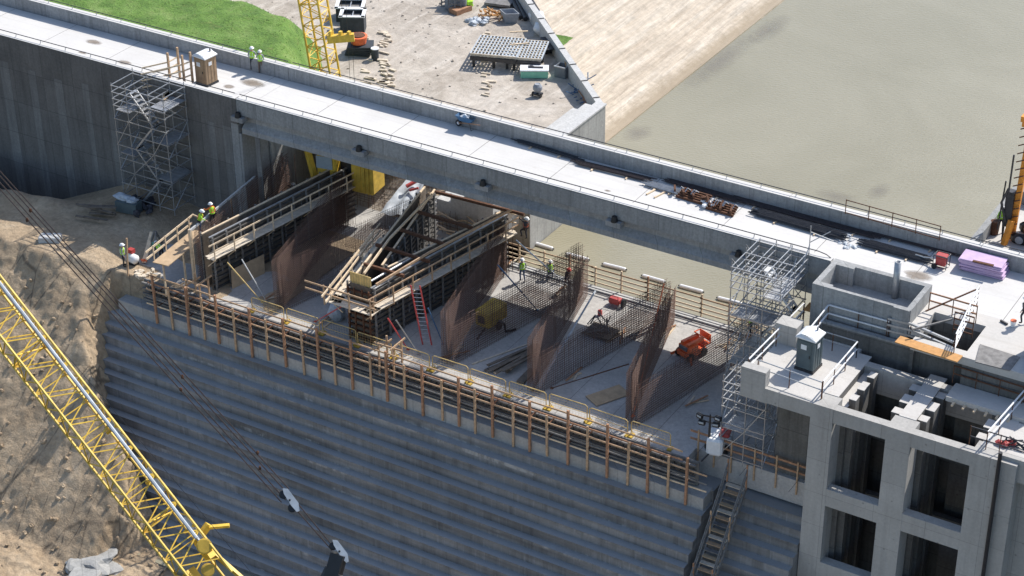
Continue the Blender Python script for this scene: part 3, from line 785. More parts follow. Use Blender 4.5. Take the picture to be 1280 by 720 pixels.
# boarding of the first cage, with walkway and rails
t = Thing('side_walkway', 'sunlit plywood walkway with timber rails on the outer side of the leftmost cage', 'walkway', (-18, -6, Z))
p0, p1 = Vector((AX[0]-HW-.42, YA-.1)), Vector((UP[0]-.1, YU))
dd = (p1-p0).normalized(); nn = Vector((-dd.y, dd.x))
def W(u, o, z): return Vector((p0.x+dd.x*u+nn.x*o, p0.y+dd.y*u+nn.y*o, z))
t.part('edge_post', MB().beam(W(-.05,0,Z), W(-.05,0,-5.55), .16,.2), 'timber_pale')
t.part('top_rail', MB().beam(W(-.1,-.05,-5.6), W(8,-.05,-5.5), .1,.16), 'pale_concrete')
t.part('platform', MB().beam(W(-2.6,.75,-7.0), W(3.0,.75,-7.0), 1.2,.06), 'plywood')
t.part('guard_rail', MB().beam(W(-3.2,1.35,-5.95), W(2.4,1.35,-5.95), .05,.14).beam(W(-3.2,1.35,-6.45), W(2.2,1.35,-6.45), .05,.14), 'timber_pale')
for u in (-2.4,-1,.4,1.8): t.part('rail_post', MB().beam(W(u,1.33,-7.1), W(u,1.33,-5.85), .07), 'timber_pale')
t.part('diagonal_brace', MB().beam(W(2.3,1.33,-5.9), W(3.4,.3,-7.0), .09), 'timber_pale')
for u in (-2.3, 0, 2.6): t.part('leg', MB().beam(W(u,.75,Z), W(u,.75,-7), .1), 'timber_pale')
for u in (1.0,3.0,5.0): t.part('edge_post', MB().beam(W(u,0,-7.2), W(u,0,-5.6), .07), 'timber')

# ------------------------------------------------------------------ timber fence along the crest of the steps
FY = -10.72
t = Thing('crest_formwork', 'long rusty brown timber and steel fence formwork along the crest of the stepped spillway', 'fence', (0, FY, -11))
mb = MB().box((-21.0, -9.72, -11.1), (20.2, -9.62, -9.45)); t.part('form_sheet', mb, 'form_grey')
mb = MB(); x = -20.6
while x < 19.8:
    mb.box((x, -9.85, -10.35), (x+.2, -9.72, -9.75)); x += .42
t.part('form_block', mb, 'form_steel')
mb = MB()
for zz in (-9.62, -10.02, -10.42, -10.85): mb.box((-21, -10.0, zz-.05), (20.1, -9.86, zz+.05))
t.part('waler', mb, 'form_grey')
r = random.Random(3); x = -19.3; k = 0
while x < 20.9:
    zt = (-8.15, -8.75, -8.2, -8.75)[k % 4]+r.uniform(-.15,.15)
    if x > 19.6: zt -= .4
    w2 = (.13,.08)[k % 2]
    t.part('post', MB().beam((x, FY, -12.0+r.uniform(0,.2)), (x+r.uniform(-.05,.05), FY-.02, zt), w2, .14), 'timber_post' if k % 2 == 0 else 'timber')
    x += r.uniform(1.15, 1.45); k += 1
for zz, s0, s1, m_ in ((-8.35,-19.6,19.4,'timber'), (-8.95,-19.7,19.4,'timber_post'), (-9.5,-19.9,21.0,'timber'), (-10.1,-20.0,21.0,'form_grey'), (-10.6,-20.0,21.0,'timber_pale')):
    mb = MB(); x = s0
    while x < s1:
        e = min(x+4.8, s1); mb.beam((x-.15, FY+.11, zz+r.uniform(-.03,.03)), (e+.15, FY+.12, zz+r.uniform(-.03,.03)), .045, .10); x = e
    t.part('fence_rail', mb, m_)
x = -19.2
while x < 19.6:
    for zz in (-9.55, -10.6): t.part('strut', MB().beam((x, FY+.1, zz), (x, -9.8, zz), .06, .06), 'steel_rust')
    x += 1.3
for i, (a, b) in enumerate(((455,448),(213,345))):
    p = atY(a+20, b+0, -10.2); m_ = MB()
    for dx in (0, 1.1): m_.beam((p.x+dx,-10.3,-10.4), (p.x+dx,-10.3,-8.0), .1).beam((p.x+dx,-9.4,-9.7), (p.x+dx,-9.4,-7.95), .1)
    m_.beam((p.x-.3,-10.3,-8.05), (p.x+1.7,-10.2,-8.1), .06,.12).beam((p.x+1.1,-10.6,-8.0), (p.x+1.1,-9,-8.0), .06,.12).beam((p.x-.1,-10.6,-8.45), (p.x+.1,-9,-8.4), .06,.12)
    t.part('access_frame', m_, 'timber')
# yellow edge-protection frames
def yframe():
    t = LThing('edge_barrier', 'x', 'guard rail', (0,0,0), group='yellow edge guard frames')
    t.part('frame', MB().tube([(0,0,.05),(0,0,1.02),(.12,0,1.12),(2.45,0,1.12),(2.57,0,1.02),(2.57,0,.05)], .032, 6).beam((0,0,.55),(2.57,0,.55),.03), 'frame_yellow')
    mb = MB()
    for k in range(12): mb.beam((.2*k+.2,0,.15), (.2*k+.2,0,1.1), .01, n=3)
    for k in range(5): mb.beam((0,0,.2+.18*k), (2.57,0,.2+.18*k), .01, n=3)
    t.part('mesh', mb, 'frame_yellow')
    t.part('foot', MB().cbox((0,0,.06),(.3,.5,.1)).beam((0,.3,.05),(0,0,.5),.03), 'yellow_dirty'); t.part('foot', MB().cbox((2.57,0,.06),(.25,.45,.1)), 'yellow_dirty')
    return t
yf = None; names = ['first yellow guard frame from the left along the slab edge, near the plywood sheet','second yellow guard frame from the left along the slab edge','third yellow guard frame along the slab edge, below the rebar cage left of the V','yellow guard frame on the slab edge just left of the V formwork tip','yellow guard frame on the slab edge just right of the V formwork tip',
 'yellow guard frame on the slab edge near the foot of the red ladder','yellow guard frame on the slab edge in front of the cage with the yellow compressor','yellow guard frame on the slab edge in front of the dark stacked planks','yellow guard frame on the slab edge in front of the floor plywood sheet','yellow guard frame on the slab edge in front of the rightmost cage','last yellow guard frame at the right, next to the white light tower']
for k in range(11):
    x = -12.3+2.78*k
    if yf is None: yf = yframe(); yf.o.location = (x,-9.25,Z); yf.o['label'] = names[k]
    else: dup(yf, (x, -9.25+.04*(k % 3), Z), .01*(k % 3-1), names[k])

# upstream fence on the slab
t = Thing('upstream_fence', 'pale timber fence on the slab edge against the brown reservoir water', 'fence', (8, 5, Z))
r = random.Random(9); x = -2.6; k = 0
while x < 20.5:
    t.part('post', MB().beam((x, 4.98, Z-.3), (x, 4.98, Z+1.5+r.uniform(-.1,.35)), .1, .1), 'timber_pale' if k % 3 else 'timber_post'); x += 1.95; k += 1
for zz in (.3,.65,1.0,1.38):
    mb = MB(); x = -3
    while x < 20.5: e = x+4.0; mb.beam((x-.1,4.9,Z+zz+r.uniform(-.04,.04)), (e+.1,4.9,Z+zz+r.uniform(-.04,.04)), .045,.1); x = e
    t.part('fence_rail', mb, 'timber' if zz > 1 else 'timber_pale')
mb = MB(); mb.box((-3, 4.91, -13), (26.6, 4.95, Z-.05)); t.part('form_sheet', mb, 'timber')
# rail at the right edge over the upper steps
t = Thing('edge_fence', 'timber rail fence above the short steps left of the gallery column', 'fence', (23, -8.3, Z))
for px, py in ((873,560),(893,567),(914,577),(943,587),(970,598),(996,608)):
    x = atY(px, py, -8.32).x
    t.part('post', MB().beam((x, -8.36, Z-.9), (x, -8.36, Z+1.35), .09,.09), 'timber')
for zz in (.6, 1.12): t.part('fence_rail', MB().beam((18.9,-8.3,Z+zz), (26.5,-8.3,Z+zz-.03), .05,.13), 'timber_post')
# stair down the steps
t = Thing('timber_stair', 'grey timber stairway running down the stepped face beside the gallery', 'stairs', (22.6, -12, -14))
s0 = Vector((22.1, -8.7, -9.75)); sd = Vector((0.0, -.5, -.6))*1.0
N = 22
for side in (0, 1.15):
    a = Vector((21.75+side, -9.0, -10.64)); b = a+sd*N
    t.part('stringer', MB().beam(a, b, .08, .28), 'form_grey')
for k in range(N*2):
    c = Vector((22.33, -9.15, -10.52))+sd*(k/2+.2)
    if k % 2 == 0 or k < 30:
        t.part('tread', MB().cbox(c, (1.1,.3,.05)), ('plank','timber','form_grey','plywood')[k % 4])
for side in (0, 1.2):
    a = Vector((21.73+side, -9.1, -9.3)); b = a+sd*N
    t.part('handrail', MB().beam(a, b, .05, .12).beam(a-Vector((0,0,.45)), b-Vector((0,0,.45)), .05, .12), 'form_grey')
    for k in range(0, N, 4):
        c = Vector((21.73+side, -9.1, -9.25))+sd*k; t.part('rail_post', MB().beam(c-Vector((0,0,1.5)), c+Vector((0,0,.25)), .08), 'timber' if k % 8 else 'timber_post')
# floats in the reservoir
fl = None
FN = ['leftmost white float bar on the brown water beside the tall wall','white float bar behind the mesh triangle, second from the left','middle white float bar, in open brown water','fourth white float bar from the left, behind the red generator','rightmost white float bar beside the gallery scaffold']
for k, (px, py) in enumerate(((678,307),(722,321),(768,333.5),(817,348.5),(864,361),(912,376))):
    lab = (['small white float bar tight against the foot of the tall wall']+FN)[k] if k else 'small white float bar tight against the foot of the tall wall'
    lab = ['leftmost float bar, close to the foot of the tall wall','float bar on the water seen behind the mesh triangle','white float bar in open brown water, third from the left','white float bar in open water, fourth from the left','float bar left of the gallery scaffold, fifth from the left','rightmost float bar, cut by the gallery scaffold'][k]
    p = at(px, py, ZW+.1)
    if fl is None:
        fl = LThing('float_bar', lab, 'float', p, -.02, 'white float bars on the reservoir')
        fl.o.scale = (1.2,.95,.95); fl.part('body', MB().tube([(-.72,0,0),(-.66,0,0),(.66,0,0),(.72,0,0)], [.1,.15,.15,.1], 10), 'white')
        fl.part('end_cap', MB().cyl((.7,0,0), .06, .1, 8, axis='x'), 'steel_dark'); fl.part('end_cap', MB().cyl((-.8,0,0), .06, .1, 8, axis='x'), 'steel_dark')
    else: dup(fl, p, .03*(k % 3), lab)

# ------------------------------------------------------------------ gallery structure (lower right)
t = Thing('gate_gallery', 'big concrete gate gallery of columns, beams and open shafts at lower right', 'gate structure', (30, -7, -14))
ZB = -26
FYG = -9.85
mb = MB().box((22.55, FYG, ZP-.88), (27.0, -2.86, ZP)); t.part('roof_slab', mb, 'tower_deck')
t.part('slab_edge', MB().box((22.53, FYG-.02, ZP-.9), (28.05, FYG+.3, ZP+.02)), 'tower_concrete')
mb = MB().box((22.52, FYG-.02, ZP+.01), (24.0, FYG+.55, ZP+1.0)).box((22.52, FYG+.5, ZP+.01), (22.9, FYG+1.6, ZP+.55))
t.part('upstand', mb, 'tower_concrete')
q = at(984, 431, ZP); t.part('upstand', MB().box((q.x-.75, q.y-.1, ZP), (q.x+.55, q.y+.9, ZP+1.3)), 'tower_concrete')
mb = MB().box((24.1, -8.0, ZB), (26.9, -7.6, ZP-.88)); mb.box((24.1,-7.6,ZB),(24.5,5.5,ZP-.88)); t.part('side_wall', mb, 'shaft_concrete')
COLX = [(26.75, 28.05), (31.1, 32.5), (35.8, 37.3)]
for a, b in COLX: t.part('column', MB().box((a, FYG, ZB), (b, FYG+1.25, ZP-.002)), 'tower_concrete')
for (a, b), (c, d) in zip(COLX, COLX[1:]):
    t.part('beam', MB().box((b, FYG+.01, ZP-.88), (c, FYG+.55, ZP-.004)), 'tower_concrete')
    for zz in (-8.3, -13.4, -18.5): t.part('beam', MB().box((b, FYG+.012, zz-1.15), (c, FYG+.62, zz)), 'tower_concrete')
SUN_STRIPS = []
def teeth(x0, x1, ys):
    mb = MB()
    for y0, y1, dz in ys: mb.box((x0, y0, ZB), (x1, y1, ZP-dz)); SUN_STRIPS.append(((x0-.01, y0-.01, ZP-dz+.002), (x1+.01, y1+.01, ZP-dz+.03)))
    return mb
for (a, b), nm in zip(COLX, 'abc'):
    t.part('dividing_wall', MB().box((a+.2, FYG+1.25, ZB), (b-.25, -3.9, ZP-.01)), 'shaft_concrete'); t.part('wall_sun_strip', MB().box((a+.19, FYG+1.26, ZP-.008), (b-.24, -3.9, ZP+.03)), 'tower_deck')  # dark body paints in shaft shade, pale strip paints sunlight on the top
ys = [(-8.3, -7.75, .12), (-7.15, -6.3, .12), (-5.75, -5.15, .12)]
t.part('gate_guide', teeth(27.8, 28.35, [(-8.6,-4.9,.5)]), 'shaft_concrete'); t.part('gate_guide', teeth(28.3, 28.7, ys), 'shaft_concrete')  # guides in the darker concrete to paint shade into the openings
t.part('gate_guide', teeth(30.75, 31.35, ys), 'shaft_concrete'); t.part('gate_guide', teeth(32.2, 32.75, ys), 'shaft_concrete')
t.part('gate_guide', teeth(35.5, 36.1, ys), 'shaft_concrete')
for a_, b_ in SUN_STRIPS: t.part('guide_sun_strip', MB().box(a_, b_), 'tower_deck')  # thin pale strips painting sunlight on the guide tops
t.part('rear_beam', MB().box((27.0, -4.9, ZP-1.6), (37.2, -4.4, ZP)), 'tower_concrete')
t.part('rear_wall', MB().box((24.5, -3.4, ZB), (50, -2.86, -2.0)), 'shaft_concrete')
t.part('walkway_curb', MB().box((24.4, -3.45, -2.02), (33.2, -3.15, -1.9)), 'parapet_concrete')
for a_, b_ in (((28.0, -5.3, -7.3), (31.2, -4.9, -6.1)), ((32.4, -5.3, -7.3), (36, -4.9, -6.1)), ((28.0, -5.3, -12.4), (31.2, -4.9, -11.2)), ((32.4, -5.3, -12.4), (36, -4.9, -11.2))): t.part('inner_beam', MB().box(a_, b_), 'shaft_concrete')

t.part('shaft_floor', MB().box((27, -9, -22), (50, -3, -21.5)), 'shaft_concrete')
mb = MB().box((37.3, -9.3, -4.4), (50, -8.6, ZP)); t.part('right_beam', mb, 'tower_concrete')
t.part('right_wall', MB().box((38.2, -8.4, ZB), (50, -8.0, -4.4)).box((37.3, -9.6, ZB), (38.2, -8.0, ZP-.2)), 'tower_concrete')
t.part('right_deck', MB().box((36.0, -9.0, ZP-.5), (50, -6.0, ZP+.01)), 'tower_deck')
t.part('rear_deck', MB().box((32.9, -5.9, ZP-.05), (50, -4.38, ZP+.25)), 'tower_deck')
t.part('down_pipe', MB().tube([(37.35,FYG-.1,ZP+.6),(37.35,FYG-.1,ZB)], .11, 8), 'steel_dark')
mb = MB()
for k in range(6): mb.cbox((33.4+.62*k, -6.05, ZP+.02), (.12,.5,.1))
t.part('form_peg', mb, 'timber_pale')
# deck right of the tank and dam body behind
t = Thing('pump_deck', 'wide sunlit concrete deck with a square hole, right of the open tank', 'deck', (38, -2, -2))
q = [(29.45,-4.4),(29.45,.43),(50,.43),(50,-4.4)]
hx0,hx1,hy0,hy1 = 30.1,33.1,-3.7,-.7
mb = MB()
for a, b in (((29.42,hy1),(50,.43)),((29.42,-2.9),(hx0,hy1)),((hx1,-4.35),(50,hy1)),((hx0,-4.35),(hx1,hy0))): mb.box((a[0],a[1],-1.5),(b[0],b[1],-1.006))
t.part('deck', mb, 'tower_deck')
t.part('hole_lining', MB().box((hx0-.1,hy0+.0,-4.5),(hx1+.1,hy1+.1,-4.4)).box((hx0-.2,hy0,-4.4),(hx0,hy1,-1.5)).box((hx1,hy0,-4.4),(hx1+.2,hy1,-1.5)).box((hx0,hy1,-4.4),(hx1,hy1+.2,-1.5)), 'shaft_concrete')
t.part('dam_body', MB().box((24.6, .02, ZB), (50, 6.38, -1.32)), 'dam_concrete')
t.part('front_face', MB().box((hx1,-4.3,ZB),(50,-4.1,-1.5)), 'shaft_concrete')
t = Thing('open_tank', 'open topped concrete tank with a steel pipe inside, beside the bridge end', 'tank', (26.4, -1.2, -2))
TX0, TX1, TY0, TY1 = 23.5, 29.42, -2.85, .42
mb = MB().box((TX0,TY0,-4),(TX0+.32,TY1,0)).box((TX1-.3,TY0,-4),(TX1,TY1,0)).box((TX0+.32,TY0,-4),(TX1-.3,TY0+.22,-.003)).box((TX0+.32,TY1-.35,-2),(TX1-.3,TY1,-.003)).box((TX0+.32,TY0+.2,-4),(TX0+1.1,TY0+.42,-.004)).box((TX1-1.0,TY0-.12,-4),(TX1-.05,TY0+.1,.002)).box((TX0+.32,TY1-.6,-2),(TX0+1.4,TY1-.3,-.005))
t.part('wall', mb, 'parapet_concrete')
t.part('floor', MB().box((TX0+.3,TY0+.2,-1.3),(TX1-.3,TY1-.3,-1.18)), 'slab_concrete')
b = at(1118, 372, -1.18); tp = atY(1122, 327, b.y).z
t.part('vent_pipe', MB().lathe((b.x,b.y,-1.18), [(.19,0),(.19,tp+1.18),(.14,tp+1.18),(.14,tp+.6)], 16), 'steel_galv', smooth=True)

def rails(name, label, pts, zt, posts=1.6, lv=(0,-.5), drop=1.1, r=.035, mat='steel_galv', pm='steel_rust', group=None, z3=False):
    P = [p if z3 else at(p[0], p[1], zt) for p in pts]; P = [Vector(p) for p in P]
    t = Thing(name, label, 'railing', (P[0].x, P[0].y, P[0].z-drop), group=group)
    for l in lv: t.part('rail', MB().tube([p+Vector((0,0,l)) for p in P], r, 6) if len(P) < 3 else sum_tubes(P, l, r), mat)
    for a, b in zip(P, P[1:]):
        L = (b-a).length; n = max(1, round(L/posts))
        for i in range(n+1 if b is P[-1] else n):
            c = a.lerp(b, i/n); t.part('post', MB().beam(c+Vector((0,0,.04)), c-Vector((0,0,drop)), .045), pm)
    return t
def sum_tubes(P, l, r):
    mb = MB()
    for a, b in zip(P, P[1:]): mb.beam(a+Vector((0,0,l)), b+Vector((0,0,l)), r*2, r*2)
    return mb
rails('guard_railing', 'pale pipe railing on the left edge of the gallery roof beside the scaffold', [(936,449),(1005,379)], -1.95, r=.045, mat='white')
rails('guard_railing', 'pipe railing on the front edge of the gallery roof, in front of the grey toilet', [(948,450),(1028,478)], -1.9)
rails('guard_railing', 'pale pipe railing on the shaft side of the roof, right of the grey toilet', [(1029,477),(1072,427)], -1.9, r=.045, mat='white')
rails('guard_railing', 'pipe railing behind the grey toilet, along the trough', [(1012,409),(1072,427)], -1.9)
rails('guard_railing', 'pipe railing bent round the walkway in front of the open tank', [(1012,411),(1036,381),(1112,402)], -1.0, lv=(0,-.55), drop=1.0, mat='white')
rails('guard_railing', 'heavy brown steel railing over the orange planks right of the tank', [(1110,398),(1139,405),(1192,428)], -.8, lv=(0,-.38,-.75), drop=1.2, r=.06, mat='steel_galv', posts=1.3)
rails('guard_railing', 'timber railing round the square hole in the deck, far side', [(1163,366),(1222,383)], .1, lv=(0,-.5), r=.05, mat='timber_post')
rails('guard_railing', 'dense pale railing rising right of the square hole', [(1195,418),(1224,357)], .3, lv=(0,-.3,-.6,-.9), drop=1.3, r=.045, mat='white', posts=1.0)
rails('guard_railing', 'tall brown ladder-like railing at the corner of the square hole', [(1194,390),(1218,397)], .15, lv=(0,-.4,-.8,-1.1), drop=1.3, r=.045, mat='steel_rust', posts=1.3)
rails('guard_railing', 'long brown pipe railing over the rear deck of the right shaft', [(1193,457),(1280,484)], -1.7, lv=(0,-.5), r=.045, mat='steel_rust', posts=1.5)
rails('guard_railing', 'pale double pipe railing at the right image edge above the right shaft', [(1235,540),(1282,486)], -1.9, r=.05, mat='white')
rails('guard_railing', 'dark pipe railing in front of the debris at the right image edge', [(1214,533),(1290,556)], -1.9, lv=(0,-.6), mat='steel_dark')
rails('guard_railing', 'thin rusty railing standing out over the reservoir beyond the bridge', [(1058,250),(1176,283)], .9, lv=(0,-.85), drop=.95, mat='steel_rust', r=.03)
single('brace_timber', MB().beam(at(1157,389,-.4), at(1220,362,.1), .07), 'steel_rust', 'long slanting brown bar above the square hole', 'bar')
single('brace_timber', MB().beam(at(1140,412,-.4), at(1190,399,-.3), .09), 'form_grey', 'thick slanting grey bar in front of the square hole', 'bar')
single('orange_plank', MB().beam(at(1122,424,-.93), at(1200,449,-.93), .75, .06), 'orange_board', 'long orange walkway plank below the brown railing', 'plank')
single('orange_plank', MB().beam(at(1010,389,-2.6), at(1018,380,-2.6), .6, .06), 'orange_board', 'short orange plank behind the concrete block on the gallery roof', 'plank')
single('brown_form_board', MB().beam(at(1038,396,-2.0), at(1106,415,-2.0), .08,.5), 'plywood', 'brown form board behind the walkway railing at the tank', 'board')
single('cover_plate', MB().add([at(1225,430,-.94), at(1275,446,-.94), at(1262,463,-.94), at(1219,452,-.94)]+[at(1225,430,-.94)-Vector((0,0,.06)), at(1275,446,-.94)-Vector((0,0,.06)), at(1262,463,-.94)-Vector((0,0,.06)), at(1219,452,-.94)-Vector((0,0,.06))], [(0,3,2,1),(4,5,6,7),(0,1,5,4),(1,2,6,5),(2,3,7,6),(3,0,4,7)]), 'form_grey', 'large grey cover plate lying half in shade at the right', 'plate')
q = at(1290, 440, -1); t = Thing('site_container', 'blue grey steel container at the right image edge, mostly out of view', 'container', q)
t.part('body', MB().box((q.x-.1,q.y-1.0,-1),(q.x+2.4,q.y+.8,1.5)), 'toilet_grey'); t.part('door', MB().box((q.x-.13,q.y-.4,-.9),(q.x-.1,q.y+.5,1.2)), 'grey_plastic')

# ------------------------------------------------------------------ scaffolds
def scaffold(t, xs, ys, z0, z1, decks, seed=0, lift=1.0, mats='steel_galv', brace=True):
    r = random.Random(seed)
    for x in xs:
        for y in ys: t.part('standard', MB().tube([(x,y,z0),(x,y,z1+r.uniform(0,.35))], .032, 5), mats)
    z = z0+.4
    while z < z1+.05:
        mb = MB()
        for y in ys: mb.beam((xs[0]-.08,y,z),(xs[-1]+.08,y,z), .05)
        for x in xs: mb.beam((x,ys[0]-.08,z+.05),(x,ys[-1]+.08,z+.05), .05)
        t.part('ledger', mb, mats); z += lift/2 if z > z1-2 else lift
    if brace:
        mb = MB(); z = z0+.4; k = 0
        while z < z1-1.2:
            for i in range(len(xs)-1):
                if (i+k) % 2 == 0: mb.beam((xs[i],ys[0]-.04,z),(xs[i+1],ys[0]-.04,z+2), .04)
            for j in range(len(ys)-1):
                mb.beam((xs[-1]+.04, ys[j+(k%2)], z),(xs[-1]+.04, ys[j+1-(k%2)], z+2), .04); mb.beam((xs[0]-.04, ys[j+1-(k%2)], z),(xs[0]-.04, ys[j+(k%2)], z+2), .04)
            z += 2; k += 1
        t.part('brace', mb, mats)
    for (a, b, c, d, zz) in decks:
        mb = MB(); n = max(1, int((d-c)/.32))
        for i in range(n): mb.box((a, c+(d-c)*i/n+.015, zz-.05), (b, c+(d-c)*(i+1)/n-.015, zz))
        t.part('deck_board', mb, 'steel_galv')
t = Thing('scaffold_tower', 'tall grey steel scaffold tower at the left against the dam wall', 'scaffold', (-26.5, -1.3, -8.9), group='steel scaffolds')
xs = (-28.75,-27.5,-25.5,-24.2); ys = (-2.5,-.25)
scaffold(t, xs, ys, -8.95, .1, [(-28.7,-27.5,-2.4,-.3,-1.9),(-25.5,-24.2,-2.4,-.3,-.95),(-25.5,-24.2,-2.4,-.3,-3.6),(-28.7,-27.4,-2.4,-.3,-5.2),(-25.5,-24.2,-2.4,-.3,-6.4)], 1, 1.0)
mb = MB()
for i in range(4):
    z = -8.9+i*2.1; a, b = ((-27.4,z),(-25.6,z+2.1)) if i % 2 == 0 else ((-25.6,z),(-27.4,z+2.1))
    for y in (-2.2,-1.5): mb.beam((a[0],y,a[1]),(b[0],y,b[1]), .05,.12)
    for k in range(9): f_ = k/8; mb.cbox((lerp(a[0],b[0],f_), -1.85, lerp(a[1],b[1],f_)), (.25,.65,.03))
t.part('stair_flight', mb, 'steel_galv')
t = Thing('scaffold_tower', 'tall silver scaffold tower at the right end of the bridge beside the gallery roof', 'scaffold', (21, -3, Z), group='steel scaffolds')
scaffold(t, (18.95,20.0,21.0,22.05), (-3.9,-2.0,-.15), Z, .25, [(19,22,-3.85,-2.1,-3.0),(19,22,-3.85,-.2,-6.2),(21,22,-3.85,-.2,-1.2)], 2, .9)
scaffold(t, (20.95,22.4,23.6), (-8.6,-6.9,-5.2), Z, -4.0, [(21,23.5,-8.5,-7,-7.4)], 5, 1.1)
mb = MB()
for i in range(4):
    z = Z+i*2.2; a, b = ((20.1,z),(21.9,z+2.2)) if i % 2 == 0 else ((21.9,z),(20.1,z+2.2))
    for y in (-1.7,-1.0): mb.beam((a[0],y,a[1]),(b[0],y,b[1]), .05,.14)
    for k in range(9): f_ = k/8; mb.cbox((lerp(a[0],b[0],f_), -1.35, lerp(a[1],b[1],f_)), (.25,.65,.03))
t.part('stair_flight', mb, 'white')
mb = MB().tube([(22.05,-.1,0),(22.05,-.1,2.0)], .03, 5).beam((22.05,-.1,1.6),(23.3,.4,1.1),.04).beam((22.05,-.1,.9),(23.0,.6,1.55),.04)
t.part('access_rail', mb, 'steel_galv')
for k, (px, py) in enumerate(((926,405),(945,420),(925,430))):
    pass
# timber gangway posts on the deck, left
t = Thing('timber_gangway', 'pale timber gangway with tall posts between the left scaffold and the bridge deck', 'gangway', at(215,110,-.9))
mb = MB()
posts = [(213,104),(225,97),(231,107),(241,103)]
for i, (px, py) in enumerate(posts):
    p = at(px, py, -.9); t.part('post', MB().beam(p, p+Vector((0,0,2.3)), .14,.12), 'timber')
P4 = [at(px, py, -.9) for px, py in posts]
for zz in (.6, 1.1, 1.6): t.part('guard_rail', MB().beam(P4[0]+Vector((-1.4,-1.2,zz-.3)), P4[0]+Vector((0,0,zz)), .04,.1).beam(P4[0]+Vector((0,0,zz)), P4[1]+Vector((0,0,zz)), .04,.1).beam(P4[2]+Vector((-2.2,-1.9,zz-.5)), P4[2]+Vector((0,0,zz)), .04,.1).beam(P4[2]+Vector((0,0,zz)), P4[3]+Vector((0,0,zz)), .04,.1), 'timber_pale')
mb = MB()
for k in range(4): mb.beam(at(205+3*k,119,-.85)+Vector((.0,-.28*k,0)), at(231,103,-.85)+Vector((.0,-.28*k,0)), .22,.05)
t.part('plank', mb, 'plywood')

# ------------------------------------------------------------------ portable toilets
def toilet(label, p, rz, body, door):
    t = LThing('portable_toilet', label, 'portable toilet', p, rz, 'portable toilets')
    t.part('base', MB().cbox((0,0,.08),(1.16,1.16,.16)), 'steel_dark')
    mb = MB().cbox((0,0,1.12),(1.1,1.1,1.95),bev=.04)
    for s in (-.3,0,.3):
        mb.cbox((s,.56,1.1),(.06,.03,1.7)); mb.cbox((-.56,s,1.1),(.03,.06,1.7)); mb.cbox((.56,s,1.1),(.03,.06,1.7))
    t.part('body', mb, body)
    d = t.part('door', MB().cbox((0,-.56,1.08),(.74,.05,1.75)).cbox((0,-.59,1.08),(.6,.02,1.5)), door)
    t.part('sign', MB().cbox((-.08,-.61,1.6),(.34,.012,.3)), 'white', d); t.part('handle', MB().cbox((.3,-.62,1.05),(.05,.04,.16)), 'black', d)
    t.part('sign', MB().cbox((.58,-.1,1.65),(.012,.3,.26)), 'white')
    t.part('roof', MB().add([(-.62,-.62,2.08),(.62,-.62,2.08),(.62,.62,2.08),(-.62,.62,2.08),(-.62,-.62,2.16),(.62,-.62,2.16),(.62,.62,2.16),(-.62,.62,2.16),(0,-.6,2.4),(0,.6,2.4),(-.35,-.5,2.33),(-.35,.5,2.33),(.35,-.5,2.33),(.35,.5,2.33)],
        [(0,3,2,1),(0,1,5,4),(1,2,6,5),(2,3,7,6),(3,0,4,7),(4,5,12,8,10),(6,7,11,9,13),(4,10,11,7),(10,8,9,11),(8,12,13,9),(12,5,6,13)]), 'white')
    t.part('vent', MB().cyl((.25,.3,2.3), .055, .25, 8), 'black' if 'tan' in body else 'grey_plastic')
q = at(1010, 462, ZP); toilet('grey portable toilet with white roof on the gallery roof', (25.15, -6.65, ZP), math.radians(-3), 'toilet_grey', 'toilet_grey')
q = at(259, 103.5, -1); toilet('tan portable toilet with white roof on the bridge deck', (q.x, q.y, -1), math.radians(-6), 'toilet_tan', 'toilet_tan')

# ------------------------------------------------------------------ things on the bridge deck
def bundle(name, label, px0, py0, px1, py1, n, wd, r0, mat, z=-1.0, layers=2, group='steel bar bundles on the deck', seed=0):
    a = at(px0, py0, z); b = at(px1, py1, z); d = (b-a).normalized(); s = Vector((-d.y, d.x, 0)); r = random.Random(seed)
    t = Thing(name, label, 'rebar bundle', tuple(a), group=group)
    mb = MB()
    for l in range(layers):
        for k in range(n):
            o = s*(wd*(k/(n-1)-.5)+r.uniform(-.02,.02)); e0 = r.uniform(-.6,.2); e1 = r.uniform(-.2,.7)
            mb.tube([a+o+d*e0+Vector((0,0,.1+r0*(1+2*l))), b+o+d*e1+Vector((0,0,.1+r0*(1+2*l)+r.uniform(-.01,.02)))], r0, 5)
    t.part('bars', mb, mat)
    L = (b-a).length
    for k in range(max(2, int(L/2.2))): c = a+d*(L*(k+.5)/max(2,int(L/2.2))); t.part('dunnage', MB().beam(c-s*(wd/2+.25)+Vector((0,0,.05)), c+s*(wd/2+.2)+Vector((0,0,.05)), .09), 'timber_pale')
    return t
bundle('rebar_bundle','thin dark bundle of long bars against the far parapet, left end',648,178,720,200,7,.35,.02,'steel_dark',seed=1)
bundle('rebar_bundle','dark bundle of long bars on timbers in the middle of the bridge',722,205,808,226,9,.5,.022,'rebar_dark',seed=2)
bundle('rebar_bundle','grey tubes and bars lying left of the rusty forms',812,232,850,243,6,.5,.05,'steel_galv',layers=1,seed=3)
bundle('rebar_bundle','long dark bars in the parapet shade behind the rusty forms',838,228,920,252,8,.5,.025,'rebar_dark',seed=4)
bundle('rebar_bundle','wide bundle of grey bars left of the pale rubble on the deck',948,268,1048,297,14,.75,.028,'steel_dark',layers=3,seed=5)
bundle('rebar_bundle','dark long bars in the shade along the far parapet, right part',925,252,1090,297,8,.5,.025,'rebar_dark',seed=6)
bundle('rebar_bundle','bundle of grey bars and tubes between the rubble and the red generator',1082,306,1155,326,12,.75,.03,'steel_dark',layers=2,seed=7)
bundle('rebar_bundle','dark bars in shade under the parapet right of the rubble',1090,292,1190,318,8,.45,.025,'rebar_dark',seed=8)
